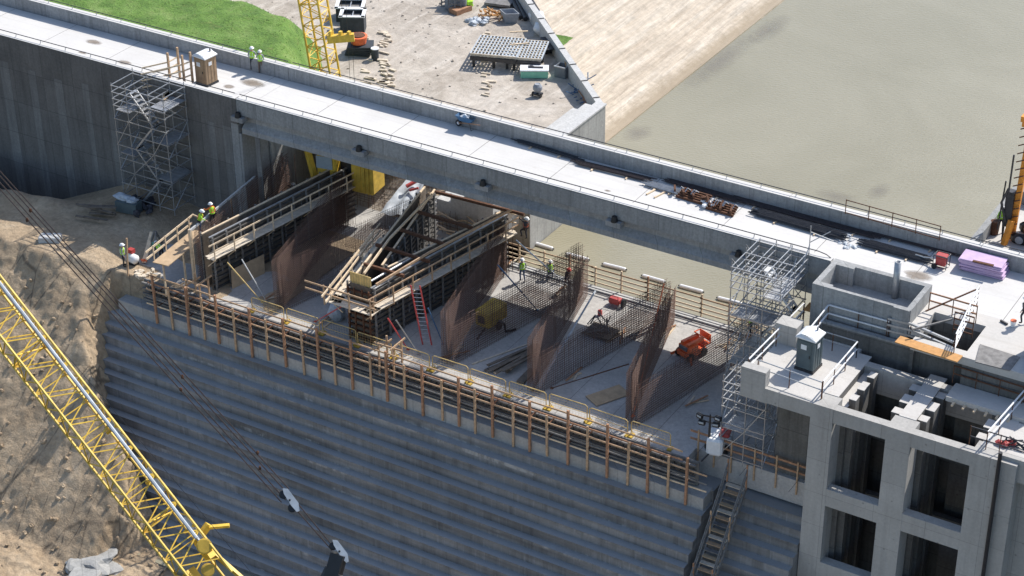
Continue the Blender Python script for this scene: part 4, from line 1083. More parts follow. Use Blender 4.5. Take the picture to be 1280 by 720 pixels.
single('loose_batten', MB().beam(at(808,243,-.95), at(819,237,-.95), .1,.08), 'timber_pale', 'short pale batten on the deck in front of the grey tubes, left one', 'batten')
single('loose_batten', MB().beam(at(818,247,-.95), at(831,240,-.95), .1,.08), 'timber_pale', 'short pale batten on the deck in front of the grey tubes, right one', 'batten')
def rusty(label, px, py, L, seed):
    p = at(px, py, -1); t = Thing('rusty_form', label, 'steel form', p, group='rusty steel forms on the deck'); r = random.Random(seed)
    mb = MB()
    for k in range(5):
        mb.beam((p.x-L/2+.05*k, p.y-.35+.16*k, -.9+.07*k), (p.x+L/2, p.y-.35+.16*k-.1, -.9+.07*k), .1,.16)
    t.part('channel', mb, 'steel_rust')
    mb = MB()
    for k in range(5): x = p.x-L/2+L*k/4+r.uniform(-.2,.2); mb.beam((x,p.y-.3+r.uniform(-.2,.1),-.8+r.uniform(0,.25)), (x+r.uniform(-.5,.5),p.y+.2,-.75+r.uniform(0,.4)), .12,.18)
    t.part('stiffener', mb, 'steel_rust')
    mb = MB()
    for k in range(8): x = p.x+r.uniform(-L/2,L/2); mb.tube([(x,p.y-.2,-.6),(x+.1,p.y,-.35),(x+.25,p.y+.1,-.5)], .03, 4)
    t.part('clamp', mb, 'steel_galv')
rusty('heap of rusty steel forms on the bridge deck, left one', 868, 249, 2.2, 1)
rusty('heap of rusty steel forms on the bridge deck, right one', 903, 263, 1.9, 2)
mb = MB(); r = random.Random(4)
for k in range(26):
    p = at(1062+r.uniform(-14,14), 302+r.uniform(-9,9), -.98); mb.blob(p, (r.uniform(.05,.2),r.uniform(.05,.2),r.uniform(.03,.1)), k, .4, 6, 4)
single('rubble_heap', mb, 'tarp', 'pale heap of rubble and crumpled plastic between two rebar bundles', 'rubble')
mb = MB()
for k in range(14):
    p = at(885+r.uniform(-8,8), 254+r.uniform(-4,4), -.8); mb.blob(p, (r.uniform(.08,.2),r.uniform(.08,.2),.1), k, .5, 6, 4)
single('plastic_wrap', mb, 'white', 'crumpled white plastic wrap between the two rusty form heaps', 'plastic')
# foam boards
p = at(1228, 338, -1); t = Thing('foam_boards', 'stack of lilac foam boards near the far parapet at the right', 'foam boards', p)
r = random.Random(2)
a = math.radians(3)
for k in range(9): t.part('board', MB().cbox((p.x+r.uniform(-.08,.08)+(.1 if k < 3 else 0), p.y+r.uniform(-.05,.05), -.93+.085*k), (2.5,1.25,.075), a+r.uniform(-.05,.05)), 'foam_purple')
single('dark_plank', MB().beam(at(1216,326,-.13), at(1242,332,-.13), .18,.07), 'steel_rust', 'dark plank lying on the lilac foam boards', 'plank')
# red generator
p = at(1176, 334, -1); t = Thing('generator', 'small red framed generator on wheels by the foam boards', 'generator', p)
t.part('engine', MB().cbox((p.x,p.y,-.55),(.6,.45,.5),bev=.04), 'red'); t.part('fuel_tank', MB().cbox((p.x,p.y,-.22),(.68,.5,.16),bev=.04), 'red')
mb = MB()
for sx in (-.4,.4):
    mb.tube([(p.x+sx,p.y-.3,-.95),(p.x+sx,p.y-.3,-.15),(p.x+sx,p.y+.3,-.15),(p.x+sx,p.y+.3,-.95)], .025, 5)
for sy in (-.3,.3): mb.beam((p.x-.4,p.y+sy,-.15),(p.x+.4,p.y+sy,-.15),.05).beam((p.x-.4,p.y+sy,-.85),(p.x+.4,p.y+sy,-.85),.05)
t.part('frame', mb, 'steel_dark')
for s in (-.3,.3): t.part('wheel', MB().wheel((p.x-.3,p.y+s*1.2,-.83), .17, .1, 'y'), 'black')
t.part('nozzle', MB().tube([(p.x-.3,p.y,-.5),(p.x-1.1,p.y+.1,-.7),(p.x-1.7,p.y+.3,-.8)], .05, 6), 'steel_galv')
# wheelbarrow
p = at(586, 159, -1); t = Thing('wheelbarrow', 'blue wheelbarrow at the far parapet of the bridge', 'wheelbarrow', p)
t.part('tray', MB().add([(p.x-.35,p.y-.3,-.45),(p.x+.4,p.y-.22,-.5),(p.x+.4,p.y+.22,-.5),(p.x-.35,p.y+.3,-.45),(p.x-.6,p.y-.42,-.1),(p.x+.6,p.y-.36,-.15),(p.x+.6,p.y+.36,-.15),(p.x-.6,p.y+.42,-.1)], [(0,3,2,1),(0,1,5,4),(1,2,6,5),(2,3,7,6),(3,0,4,7)]), 'blue')
t.part('handle', MB().tube([(p.x-.6,p.y-.08,-.75),(p.x+.3,p.y-.25,-.5),(p.x+1.1,p.y-.28,-.4)], .025, 5), 'timber_post'); t.part('handle', MB().tube([(p.x-.6,p.y+.08,-.75),(p.x+.3,p.y+.25,-.5),(p.x+1.1,p.y+.28,-.4)], .025, 5), 'timber_post')
w_ = t.part('wheel', MB().wheel((p.x-.62,p.y,-.78), .2, .1, 'y'), 'black'); t.part('rim', MB().wheel((p.x-.62,p.y,-.78), .1, .12, 'y'), 'white', w_)
t.part('leg', MB().tube([(p.x+.3,p.y-.2,-.5),(p.x+.4,p.y-.2,-1),(p.x+.4,p.y+.2,-1),(p.x+.3,p.y+.2,-.5)], .02, 5), 'steel_dark')
t.part('load', MB().blob((p.x-.1,p.y,-.25), (.3,.22,.15), 3, .4), 'tarp'); t.o.scale = (1.1,1.1,1.1); t.o.location.y -= .2
# bucket and level on the right deck
p = at(1266, 408, -1); t = Thing('bucket', 'white bucket with an orange rim standing on the right deck', 'bucket', p)
t.part('body', MB().lathe((p.x,p.y,-1), [(.12,0),(.17,.38),(.15,.38),(.11,.05)], 12), 'white'); t.part('rim', MB().lathe((p.x,p.y,-.64), [(.165,0),(.18,.02),(.165,.05)], 12), 'orange')
single('steel_offcut', MB().cbox(at(1255,403,-.94),(.5,.1,.1),-.4), 'steel_dark', 'short dark steel offcut left of the white bucket', 'steel bar')
mb = MB(); b2 = []; r = random.Random(8)
p = at(1265, 560, ZP)
t = Thing('debris_heap', 'heap of hoses and red tools behind the railing at the right image edge', 'debris', p)
for k in range(10): mb.tube([(p.x+r.uniform(-.9,1),p.y+r.uniform(-.3,.5),ZP+.05),(p.x+r.uniform(-.6,.8),p.y+r.uniform(-.3,.5),ZP+.35),(p.x+r.uniform(-.6,1),p.y+r.uniform(-.3,.5),ZP+.06)], .04, 4)
t.part('hose', mb, 'steel_dark')
mb = MB()
for k in range(5): mb.blob((p.x+r.uniform(-.7,.7),p.y+r.uniform(-.3,.4),ZP+.15), (.2,.14,.14), k, .4, 6, 4)
t.part('tool', mb, 'red')

# ------------------------------------------------------------------ things on the weir slab
p = at(760, 495, Z); single('plywood_sheet', MB().cbox((p.x,p.y,Z+.06),(2.45,1.25,.03),math.radians(62)).cbox((p.x+.1,p.y-.1,Z+.03),(1.0,.1,.05),.3), 'plywood', 'plywood sheet lying flat on the slab between the two rightmost cages', 'plywood')
a = at(290,361,Z); b = at(331,341,Z); hgt = Vector((.12,.28,1.25))
single('plywood_sheet', MB().add([a,b,b+Vector((-.25,.35,1.2)),a+Vector((-.25,.35,1.2))]+[v+Vector((.04,-.03,0)) for v in (a,b,b+Vector((-.25,.35,1.2)),a+Vector((-.25,.35,1.2)))], [(0,1,2,3),(4,7,6,5),(0,4,5,1),(1,5,6,2),(2,6,7,3),(3,7,4,0)]), 'plywood', 'plywood sheet leaning upright against the long left formwork', 'plywood')
def prop(label, a, za, b, zb, mat, r0=.035):
    p = at(a[0],a[1],za) if not isinstance(za, str) else None
    q = at(b[0],b[1],zb); single('brace_prop', MB().tube([q, q.lerp(p,.4)], r0, 6).tube([q.lerp(p,.4), p], r0*1.35, 6).cbox(q,(.2,.2,.04)), mat, label, 'prop', 'slanting braces')
prop('pale brace prop leaning on the left formwork, left of the other', (284,328), -7.2, (328,378), Z, 'frame_yellow')
prop('grey brace prop leaning on the left formwork over the plywood', (302,324), -7.2, (333,376), Z, 'steel_galv')
prop('red brace prop between the V formwork tip and the floor, right side', (485,398), -6.6, (510,437), Z, 'ladder_red')
prop('grey brace prop beside the red prop at the V formwork', (495,400), -6.6, (524,443), Z, 'steel_galv')
prop('red brace prop left of the V formwork tip', (427,383), -7.5, (394,402), Z, 'ladder_red')
prop('dark blue brace prop right of the red ladder', (535,385), -7.0, (554,430), Z, 'blue')
prop('long grey brace from the tall rebar wall down toward the water fence', (645,300), -5.6, (722,368), -9.0, 'steel_galv')
prop('long blue brace crossing in front of the rebar behind the yellow compressor', (622,331), -6.4, (672,388), Z, 'blue')
prop('long pale brace lying along the cage right of the dark planks', (744,364), -8.0, (674,482), -9.2, 'tarp', .05)
prop('long red brace lying along the rightmost cage', (830,355), -6.5, (791,520), -9.2, 'orange', .03)
prop('red brace lying low on the floor in the shade beside the cage', (786,455), -9.0, (690,485), -9.2, 'steel_rust', .03)
def rebar_mat(label, px, py, w, l, rz):
    p = at(px, py, Z); ca, sa = math.cos(rz), math.sin(rz); t = Thing('rebar_mat', label, 'rebar mat', p, group='rebar mats lying on the slab')
    def Q(x, y, z): return (p.x+x*ca-y*sa, p.y+x*sa+y*ca, Z+z)
    mb = MB(); n = int(w/.2)
    for i in range(n+1): mb.beam(Q(-w/2+w*i/n,-l/2,.08), Q(-w/2+w*i/n,l/2,.08), .03, n=3)
    t.part('long_bars', mb, 'rebar'); mb = MB(); n = int(l/.2)
    for i in range(n+1): mb.beam(Q(-w/2,-l/2+l*i/n,.11), Q(w/2,-l/2+l*i/n,.11), .03, n=3)
    t.part('cross_bars', mb, 'rebar')
rebar_mat('brown rebar mat on the sunlit slab behind the yellow compressor', 672, 378, 3.4, 3.2, -.1)
rebar_mat('brown rebar mat on the slab right of the red power pack', 800, 408, 3.0, 3.4, -.1)
rebar_mat('brown rebar mat on the slab behind the cage left of the V', 470, 300, 3.2, 3.6, .1)
rr2 = random.Random(90)
spots = [(640,330,'lying by the water fence near the white helmeted worker'),(700,362,'next to the worker in the red helmet'),(775,420,'beside the tangle of grey frames'),(835,415,'between the two rightmost cages near the orange lift'),(905,430,'at the foot of the gallery scaffold'),(565,442,'left of the cage with the yellow compressor'),(415,400,'under the red brace left of the V tip'),(340,372,'in front of the leaning plywood sheet'),(870,500,'left of the white light tower in the shade'),(720,470,'in the shade between dark planks and floor plywood')]
for px, py, l in spots:
    p = at(px, py, Z+.05); t = Thing('loose_timber', 'few loose timbers '+l, 'timber', p)
    for k in range(3):
        a_ = rr2.uniform(.8,1.9); L = rr2.uniform(.8,2.0); o = Vector((rr2.uniform(-.3,.3), rr2.uniform(-.3,.3), .06*k)); v = Vector((math.cos(a_)*L/2, math.sin(a_)*L/2, 0))
        t.part('timber', MB().beam(p+o-v, p+o+v, .1, .05), ('timber_pale','plank','timber_post')[k])
# ladder
a0, a1 = at(534,431,Z), at(519,357,-5.0); L_ = Thing('ladder', 'red ladder leaning on the catwalk of the V formwork', 'ladder', a0)
s = Vector((.26,.12,0))
L_.part('stile', MB().beam(a0-s,a1-s,.05,.09), 'ladder_red'); L_.part('stile', MB().beam(a0+s,a1+s,.05,.09), 'ladder_red')
for k in range(1, 15): c = a0.lerp(a1, k/15); L_.part('rung', MB().tube([c-s,c+s], .022, 5), 'steel_galv')
# yellow compressor
p = at(614, 408, Z); t = Thing('compressor', 'yellow towed compressor seen behind the rebar mesh', 'compressor', p)
t.part('body', MB().cbox((p.x,p.y,Z+1.0),(1.2,2.0,1.15),math.radians(-5),bev=.12), 'yellow_dirty')
t.part('door', MB().cbox((p.x-.1,p.y-1.02,Z+1.0),(.5,.05,.5),math.radians(-5)), 'black')
for s in (-.6,.6): t.part('wheel', MB().wheel((p.x+s,p.y,Z+.32), .32, .2, 'x'), 'black')
t.part('tow_bar', MB().beam((p.x+.2,p.y-1,Z+.5),(p.x+.3,p.y-2.2,Z+.3),.09), 'steel_dark')
t.part('hose', MB().tube([(p.x+.8,p.y-.4,Z+.9),(p.x+1.2,p.y-.3,Z+.7),(p.x+1.2,p.y-.2,Z+.1),(p.x+1.6,p.y+.4,Z+.08)], .08, 6), 'black')
# dark planks
t = Thing('dark_planks', 'loose pile of dark planks and beams on the shaded slab between two cages', 'planks', at(640,450,Z)); mb = MB(); r = random.Random(6)
for k in range(11):
    a = at(618+r.uniform(-12,22), 462+r.uniform(-8,6), Z+.06+.04*k); b = at(664+r.uniform(-6,12), 432+r.uniform(-6,10), Z+.06+.04*k); mb.beam(a, b, .2, .06)
mb.beam(at(650,478,Z+.1), at(666,462,Z+.1), .5,.12); t.part('plank', mb, 'plywood_dark')
t.part('batten', MB().beam(at(590,455,Z+.05), at(660,430,Z+.05), .1,.06), 'plank')
# steel trestle heap
p = at(752, 418, Z); t = Thing('trestle_heap', 'tangle of grey steel frames in the shade between the cages', 'steel frames', p); mb = MB(); r = random.Random(16)
for k in range(26): mb.beam((p.x+r.uniform(-1.2,.9),p.y+r.uniform(-1,1),Z+r.uniform(.05,.3)), (p.x+r.uniform(-.9,1.1),p.y+r.uniform(-1,1),Z+r.uniform(.3,1.1)), .06)
t.part('frame', mb, 'form_grey'); t.part('tray', MB().cbox((p.x,p.y,Z+.25),(1.9,1.5,.06)), 'plywood_dark')
# red power pack, fuel can
p = at(769, 381, Z); t = Thing('power_pack', 'red power pack with black wheel on the sunlit slab by the water fence', 'power pack', p)
t.part('body', MB().cbox((p.x,p.y,Z+.35),(.8,.5,.4),bev=.06), 'red'); t.part('wheel', MB().wheel((p.x+.6,p.y,Z+.3), .3, .2, 'x'), 'black'); t.part('handle', MB().tube([(p.x-.3,p.y-.2,Z+.5),(p.x-.3,p.y-.2,Z+.75),(p.x+.3,p.y-.2,Z+.75),(p.x+.3,p.y-.2,Z+.5)], .02, 5), 'steel_dark')
p = at(750, 394, Z); t = Thing('fuel_can', 'small red fuel can left below the red power pack', 'fuel can', p)
t.part('body', MB().cbox((p.x,p.y,Z+.2),(.28,.2,.4),bev=.04), 'red'); t.part('spout', MB().tube([(p.x,p.y,Z+.4),(p.x+.12,p.y,Z+.52)], .03, 6), 'black')
# orange lift
p = at(864, 444, Z); t = Thing('boom_lift', 'orange folded boom lift parked on the sunlit slab', 'boom lift', p)
t.o.scale = (.86,.86,.86)
def B(x,y,z): c,s_ = math.cos(-.35),math.sin(-.35); return (p.x+x*c-y*s_, p.y+x*s_+y*c, Z+z)
t.part('chassis', MB().cbox(B(0,0,.45),(1.25,1.9,.35),-.35,bev=.05), 'orange')
for sx in (-.6,.6):
    for sy in (-.65,.65): w_ = t.part('wheel', MB().wheel(B(sx,sy,.33), .33,.24,(math.cos(-.35),math.sin(-.35),0)), 'black')
t.part('turntable', MB().cbox(B(0,-.3,.85),(1.2,1.0,.5),-.35,bev=.08), 'orange'); t.part('engine', MB().cbox(B(.0,-.65,.95),(.8,.5,.25),-.35), 'form_grey')
t.part('boom', MB().beam(B(-.3,-.7,1.2),B(-.3,.9,1.2),.25,.3).beam(B(.3,-.7,1.15),B(.3,.8,1.3),.22,.26), 'orange')
t.part('basket', MB().tube([B(-.6,.8,.7),B(.5,.8,.7),B(.5,1.4,.7),B(-.6,1.4,.7),B(-.6,.8,.7)],.05,5).tube([B(-.6,.8,1.4),B(.5,.8,1.4),B(.5,1.4,1.4),B(-.6,1.4,1.4),B(-.6,.8,1.4)],.05,5).cbox(B(-.05,1.1,.7),(1.1,.6,.05),-.35).beam(B(-.6,1.4,.7),B(-.6,1.4,1.4),.05).beam(B(.5,1.4,.7),B(.5,1.4,1.4),.05).cbox(B(-.05,1.4,1.1),(1.0,.04,.5),-.35), 'orange')
t.part('outrigger', MB().beam(B(.5,-.6,.5),B(1.1,-1.0,.1),.14).beam(B(-.5,-.6,.5),B(-1.0,-1.1,.1),.14), 'orange')
# light towers
def light_tower(label, p, hm, full=True, white='white'):
    t = Thing('light_tower', label, 'light tower', p)
    if full:
        t.part('cabinet', MB().cbox((p.x+.1,p.y,p.z+.85),(.95,1.5,1.1),.25,bev=.12), white)
        t.part('trim', MB().cbox((p.x+.5,p.y+.3,p.z+1.45),(.6,.9,.2),.25,bev=.05), 'red')
        for s in (-.55,.65): t.part('wheel', MB().wheel((p.x+s,p.y+.2,p.z+.3),.3,.18,'x'), 'black')
        t.part('tow_bar', MB().beam((p.x,p.y-.7,p.z+.4),(p.x-.1,p.y-1.5,p.z+.3),.08), 'steel_dark')
    m = t.part('mast', MB().tube([(p.x-.15,p.y-.5,p.z+.3),(p.x-.15,p.y-.5,p.z+hm*.6),(p.x-.15,p.y-.5,p.z+hm)], [.09,.08,.05], 8), 'steel_dark')
    t.part('crossbar', MB().beam((p.x-.75,p.y-.5,p.z+hm-.2),(p.x+.45,p.y-.5,p.z+hm-.05),.07).beam((p.x-.65,p.y-.5,p.z+hm-.55),(p.x+.4,p.y-.5,p.z+hm-.5),.06), 'steel_dark', m)
    for k, (dx, dz) in enumerate(((-.75,-.2),(.4,.0),(-.6,-.6),(.3,-.45))):
        l = t.part('floodlight', MB().cbox((p.x-.0+dx,p.y-.62,p.z+hm+dz),(.42,.24,.3),.2*(k-1.5),bev=.04), 'black')
        t.part('lens', MB().cbox((p.x+dx,p.y-.75,p.z+hm+dz+.03),(.3,.02,.12),.2*(k-1.5)), 'glass_pale', l)
light_tower('white light tower with red trim and black lamps at the slab right end', at(893,566,Z), 2.9)
light_tower('thin black light mast with four lamps in front of the dark abutment', at(295,262,Z), 3.6, False)
p = at(385,395,Z); 
for i,(px,py,l) in enumerate(((443,412,'white bulk bag half hidden under the V formwork catwalk'),)):
    q = at(px-22,py-14,Z); single('bulk_bag', MB().blob((q.x,q.y,Z+.5),(.6,.6,.65),4,.12,14,9), 'tarp', l, 'bag')
# left corner clutter
p = at(166, 330, Z); t = Thing('air_receiver', 'small white tank with a red cap at the left corner of the slab', 'tank', p)
t.part('tank', MB().tube([(p.x-.45,p.y,Z+.5),(p.x-.3,p.y,Z+.5),(p.x+.4,p.y-.1,Z+.5),(p.x+.55,p.y-.1,Z+.5)],[.15,.33,.33,.15],12), 'white', smooth=True); t.part('engine', MB().cbox((p.x-.1,p.y+.1,Z+.95),(.4,.35,.3)), 'red'); t.part('stand', MB().cbox((p.x,p.y,Z+.1),(.8,.4,.2)), 'steel_dark')
single('timber_post', MB().beam(at(160,345,Z), at(160,345,Z)+Vector((-.2,.5,2.6)), .1), 'timber', 'single upright timber post at the left corner of the slab', 'post')
mb = MB(); r = random.Random(12)
for k in range(22): p = at(186+r.uniform(-14,14), 343+r.uniform(-5,6), Z); mb.cbox((p.x,p.y,Z+.1), (r.uniform(.1,.5),r.uniform(.1,.3),r.uniform(.08,.25)), r.uniform(0,3))
single('clutter_heap', mb, 'plank', 'heap of timber scraps and tools on the left corner of the slab', 'debris')
single('leaning_board', MB().beam(at(180,330,Z)+Vector((0,0,.1)), at(190,290,-8.2), .3,.06), 'timber_pale', 'long pale board leaning beside the bending worker', 'board')
single('orange_tool', MB().blob(at(180,326,Z+.15),(.25,.15,.15),2,.3,8,5), 'orange', 'orange tool on the floor at the foot of the leaning board', 'tool')
p = at(195, 318, Z); t = Thing('sawhorse', 'steep grey trestle next to the bending worker', 'trestle', p)
t.part('leg', MB().beam((p.x-.4,p.y-.5,Z),(p.x-.1,p.y+.2,Z+1.7),.12).beam((p.x+.4,p.y-.5,Z),(p.x+.0,p.y+.2,Z+1.7),.12).beam((p.x+.1,p.y+.9,Z),(p.x,p.y+.2,Z+1.7),.12), 'form_grey'); t.part('shelf', MB().cbox((p.x,p.y,Z+.7),(.9,.6,.05)), 'green_lid')
def crate(label, px, py, z, sz, mat, rz=0, extra=None):
    p = at(px, py, z); t = Thing('site_box', label, 'box', p); t.part('body', MB().cbox((p.x,p.y,z+sz[2]/2), sz, rz, bev=.04), mat)
    t.part('lid', MB().cbox((p.x,p.y,z+sz[2]+.03),(sz[0]+.05,sz[1]+.05,.06),rz), extra or mat); return t
q = at(158,266,-9.1); t = Thing('site_box', 'grey ribbed steel box with white bags on top, left of the scaffold foot', 'box', q)
mb = MB().cbox((q.x,q.y+.3,-8.7),(1.7,.8,.8),.15)
for k in range(8): mb.cbox((q.x-.7+.2*k,q.y-.13+.03*k,-8.7),(.05,.05,.75),.15)
t.part('body', mb, 'toilet_grey')
single('bag_heap', MB().blob((q.x-.5,q.y+.4,-8.2),(.75,.4,.28),3,.3).blob((q.x+.3,q.y+.4,-8.2),(.5,.35,.2),5,.3), 'tarp', 'pale bags lying on the grey ribbed box', 'bags')
mb = MB(); r = random.Random(21)
for k in range(16): p = at(178+r.uniform(-10,14), 258+r.uniform(-10,12), -9.0); mb.blob((p.x,p.y,-8.9),(r.uniform(.15,.4),r.uniform(.15,.4),r.uniform(.1,.35)),k,.5,6,4)
single('scrap_heap', mb, 'shirt_dark', 'dark heap of sacks and tools at the foot of the left scaffold', 'heap')
mb = MB()
for k in range(9): p = at(118+r.uniform(-10,16), 268+r.uniform(-8,10), -9.1); mb.beam((p.x-.9,p.y-.3+r.uniform(-.2,.2),-8.95+.05*k),(p.x+.9,p.y+.3+r.uniform(-.3,.3),-8.95+.05*k),.2,.06)
single('plank_stack', mb, 'plywood_dark', 'dark stack of planks on the ground at left below the dam wall', 'planks')
p = at(63,308,-9.7); single('concrete_block', MB().cbox((p.x+.1,p.y,-9.15),(1.5,.8,.7),.5,bev=.06), 'pale_concrete', 'pale concrete block on the sunlit brink at the left', 'block')
q = at(118,700,-21.3); single('grey_rock', MB().blob((q.x-.4,q.y,-21.75),(1.9,1.7,.55),9,.45,22,14), 'lit_wall', 'large light grey rock slab at the bottom left of the pit', 'rock')
q = at(108,716,-21.2); single('grey_rock', MB().cbox((q.x,q.y-.2,-21.5),(1.9,1.2,.8),.3,bev=.1), 'lit_wall', 'flat square edged grey rock at the bottom edge of the picture', 'rock')
rr = random.Random(40)
mb = MB()
for k in range(420):
    x = rr.uniform(-40,-12); y = rr.uniform(-34,-12); z = exc_fn(x, y); 
    if y > -9.6: continue
    s = rr.uniform(.05,.22); mb.blob((x,y,z+s*.2),(s,s*rr.uniform(.6,1),s*.7),k,.5,6,4)
setp(mesh_obj('stones', mb, 'excavated_earth'), kind='stuff')

# ------------------------------------------------------------------ lattice booms
def lattice(t, p, q, h, phi, viewish, panel, mat, rc=.045, rl=.026, half2=None):
    p, q = Vector(p), Vector(q); d = (q-p).normalized(); v = Vector(viewish); v = (v-d*v.dot(d)).normalized(); n = d.cross(v).normalized()
    c, s = math.cos(phi), math.sin(phi); A = n*c+v*s; B = v*c-n*s
    cor = [A*h+B*h, A*h-B*h, -A*h-B*h, -A*h+B*h]
    for k in range(4): t.part('chord', MB().tube([p+cor[k], q+cor[k]], rc, 6), mat)
    N = int((q-p).length/panel); m = [MB() for _ in range(4)]
    for i in range(N):
        a = p+d*panel*i; b = p+d*panel*(i+1); mid = p+d*panel*(i+.5)
        for k in range(4):
            c0, c1 = cor[k], cor[(k+1)%4]
            m[k].tube([a+c0, mid+c1], rl, 4).tube([mid+c1, b+c0], rl, 4)
            if k % 2 == 0: m[k].tube([mid+c0, mid+c1], rl, 4)
            else: m[k].tube([a+c0, a+c1], rl, 4)
            if i % 6 == 5:
                m[k].tube([b+c0, b+c1], rl*1.3, 4)
        if i % 6 == 5: m[0].tube([b+cor[0], b+cor[2]], rl, 4).tube([b+cor[1], b+cor[3]], rl, 4)
    for k in range(4): t.part('lacing', m[k], mat)
    return cor, d, n
def scr(px, py, d): return CAM+ray(px, py)*d
DB = 76.0
a = scr(-120, 237, DB+2); b = scr(268, 734, DB-.3)
t = Thing('crane_boom', 'big yellow lattice crane boom crossing the bottom left corner close to the viewer', 'crane boom', a)
cor, d_, n_ = lattice(t, a, b, .71, math.radians(14), ray(100,500), 1.36, 'crane_yellow', .058, .032)
N_ = (_r*1.28+_u)/1.625
st = N_*.72-ray(100,500).normalized()*.3
t.part('stay', MB().tube([a+st, scr(243,672,DB)+N_*.05-ray(100,500).normalized()*.8], .075, 8), 'tarp')
for f_ in (.64, .765, .885): c = a.lerp(b, f_)+st; t.part('stay_plate', MB().beam(c-d_*.55, c+d_*.55, .28, .12), 'tarp'); t.part('bracket', MB().beam(c-d_*.1+N_*.2, c-d_*.1-N_*.35, .1), 'crane_yellow')
e = scr(238, 690, DB)
h_ = t.part('boom_head', MB().beam(e-d_*.3+N_*.55, e+d_*.7+N_*.5, .35,.4).beam(e+d_*.2+N_*.6, e+d_*3.2+N_*1.15, .13,.15).beam(e+d_*.5-N_*.5, e+d_*1.3-N_*.5, .4,.4).beam(e-d_*.2+N_*.5, e-d_*.4+N_*1.2, .2,.25).beam(e-d_*.3+N_*1.15, e+_r*1.0-d_*.5+N_*1.0, .16,.1), 'crane_yellow')
t.part('sheave', MB().wheel(e+d_*.9+N_*.1-ray(100,500).normalized()*.5, .26, .14, ray(100,500).normalized()), 'yellow_dirty', h_)
t.part('sheave', MB().wheel(e+d_*.1+N_*.55-ray(100,500).normalized()*.5, .3, .14, ray(100,500).normalized()), 'yellow_dirty', h_)
single('crane_line', MB().tube([scr(78,438,74.5), scr(243,630,74.5), scr(330,735,74.5)], .012, 4), 'steel_dark', 'single thin dark wire running beside the yellow boom', 'wire')
# hoist ropes with blocks
DC = 73.0
t = Thing('hoist_ropes', 'bundle of brown hoist ropes slanting down across the stepped face to the hook', 'crane ropes', scr(0,225,DC))
for k, (x0,y0,x1,y1) in enumerate(((-40,170,361,611),(-40,176,356,613),(-40,184,357,625),(-40,192,352,628))):
    t.part('rope', MB().tube([scr(x0,y0,DC+k*.1), scr(x1,y1,DC+k*.05)], .028, 4), 'rope_steel')
for k, (x0,y0,x1,y1) in enumerate(((366,622,417,684),(364,630,415,688))):
    t.part('rope', MB().tube([scr(x0,y0,DC+k*.1), scr(x1,y1,DC+k*.05)], .028, 4), 'rope_steel')
mb = MB()
for x, y in ((228,471),(226,487),(322,566),(325,585),(38,263),(34,275)): mb.blob(scr(x,y,DC-.02),(.06,.06,.09),x,.2,6,5)
t.part('rope_clamp', mb, 'steel_rust')
vd = ray(300,600).normalized(); dn = (scr(370,635,DC)-scr(355,612,DC)).normalized()
def hook_block(label, px, py, s):
    c = scr(px, py, DC); t = Thing('pulley_block', label, 'pulley block', c, group=None)
    sdv = dn.cross(vd).normalized()
    for sg in (-1, 1):
        o_ = vd*.12*sg; out = [(-.48,.02),(-.36,.16),(.25,.2),(.5,.08),(.48,-.02),(.2,-.06),(-.3,-.05)]
        V_ = [c+dn*a_*s+sdv*b_*s+o_-vd*.02 for a_, b_ in out]+[c+dn*a_*s+sdv*b_*s+o_+vd*.02 for a_, b_ in out]; n_o = len(out)
        t.part('cheek', MB().add(V_, [tuple(range(n_o)), tuple(range(2*n_o-1, n_o-1, -1))]+[(i, n_o+i, n_o+(i+1)%n_o, (i+1)%n_o) for i in range(n_o)]), 'tarp')
    t.part('pin', MB().cyl(c-vd*.2, .04, .4, 8, axis=vd), 'black')
    for k in (-.28,.28): t.part('sheave', MB().wheel(c-sdv*.08*s+dn*k*s, .15*s, .2, vd), 'black')
    return t
hook_block('white cheeked pulley block hanging on the ropes over the stepped face', 362, 625, 1.05)
hook_block('white and black pulley block right above the dark hook at the bottom edge', 424, 689, 1.0)
c = scr(424,700,DC); t = Thing('crane_hook', 'dark hook housing cut by the bottom edge of the picture', 'hook', c)
t.part('housing', MB().beam(scr(424,693,DC), scr(412,735,DC), .55,.35), 'black'); t.part('shank', MB().beam(scr(420,715,DC), scr(405,745,DC), .9,.3), 'steel_dark')
# crane behind the bridge
YC = 12.0
p1_ = atY(407,93,YC); p2_ = atY(391,0,YC); up_ = (p2_-p1_)
base = p1_-up_*((p1_.z+7.2)/up_.z); top = p2_+up_*.6; tt = 0
t = Thing('yard_crane', 'yellow lattice crane mast rising behind the bridge beside the grass', 'crane', base)
lattice(t, base, top, .75, math.radians(28), ray(400,100), 1.6, 'crane_yellow', .085, .04)
q = base+Vector((0,.6,0))
t.part('undercarriage', MB().cbox((base.x,base.y,-6.9),(3.2,2.6,.7)), 'steel_dark')
pb = at(458, 240, -7.2)
t.part('counterweight', MB().cbox((pb.x,pb.y+.3,-5.6),(1.7,1.7,2.9),.1,bev=.08), 'yellow_dirty')
t.part('machinery', MB().cbox((pb.x-1.6,pb.y+.6,-5.9),(1.5,1.6,1.6)), 'steel_dark')
mb = MB()
for k in range(5): mb.cbox((pb.x-.7+.33*k,pb.y-.58,-5.6),(.07,.06,2.8),.1)
t.part('rib', mb, 'yellow_dirty')
pc = at(409, 222, -6.4)
cb_ = t.part('cab', MB().cbox((pc.x,pc.y+.5,-5.5),(1.5,1.5,1.8),.2,bev=.12), 'crane_yellow')
t.part('windscreen', MB().cbox((pc.x+.05,pc.y-.3,-5.1),(1.2,.06,.9),.2).cbox((pc.x+.05,pc.y+.4,-4.57),(1.1,.8,.04),.2), 'glass_pale', cb_)
t.part('arm', MB().beam((pc.x-1.4,pc.y-.2,-4.6),(pc.x-.4,pc.y-.6,-7.2),.35,.4), 'crane_yellow')
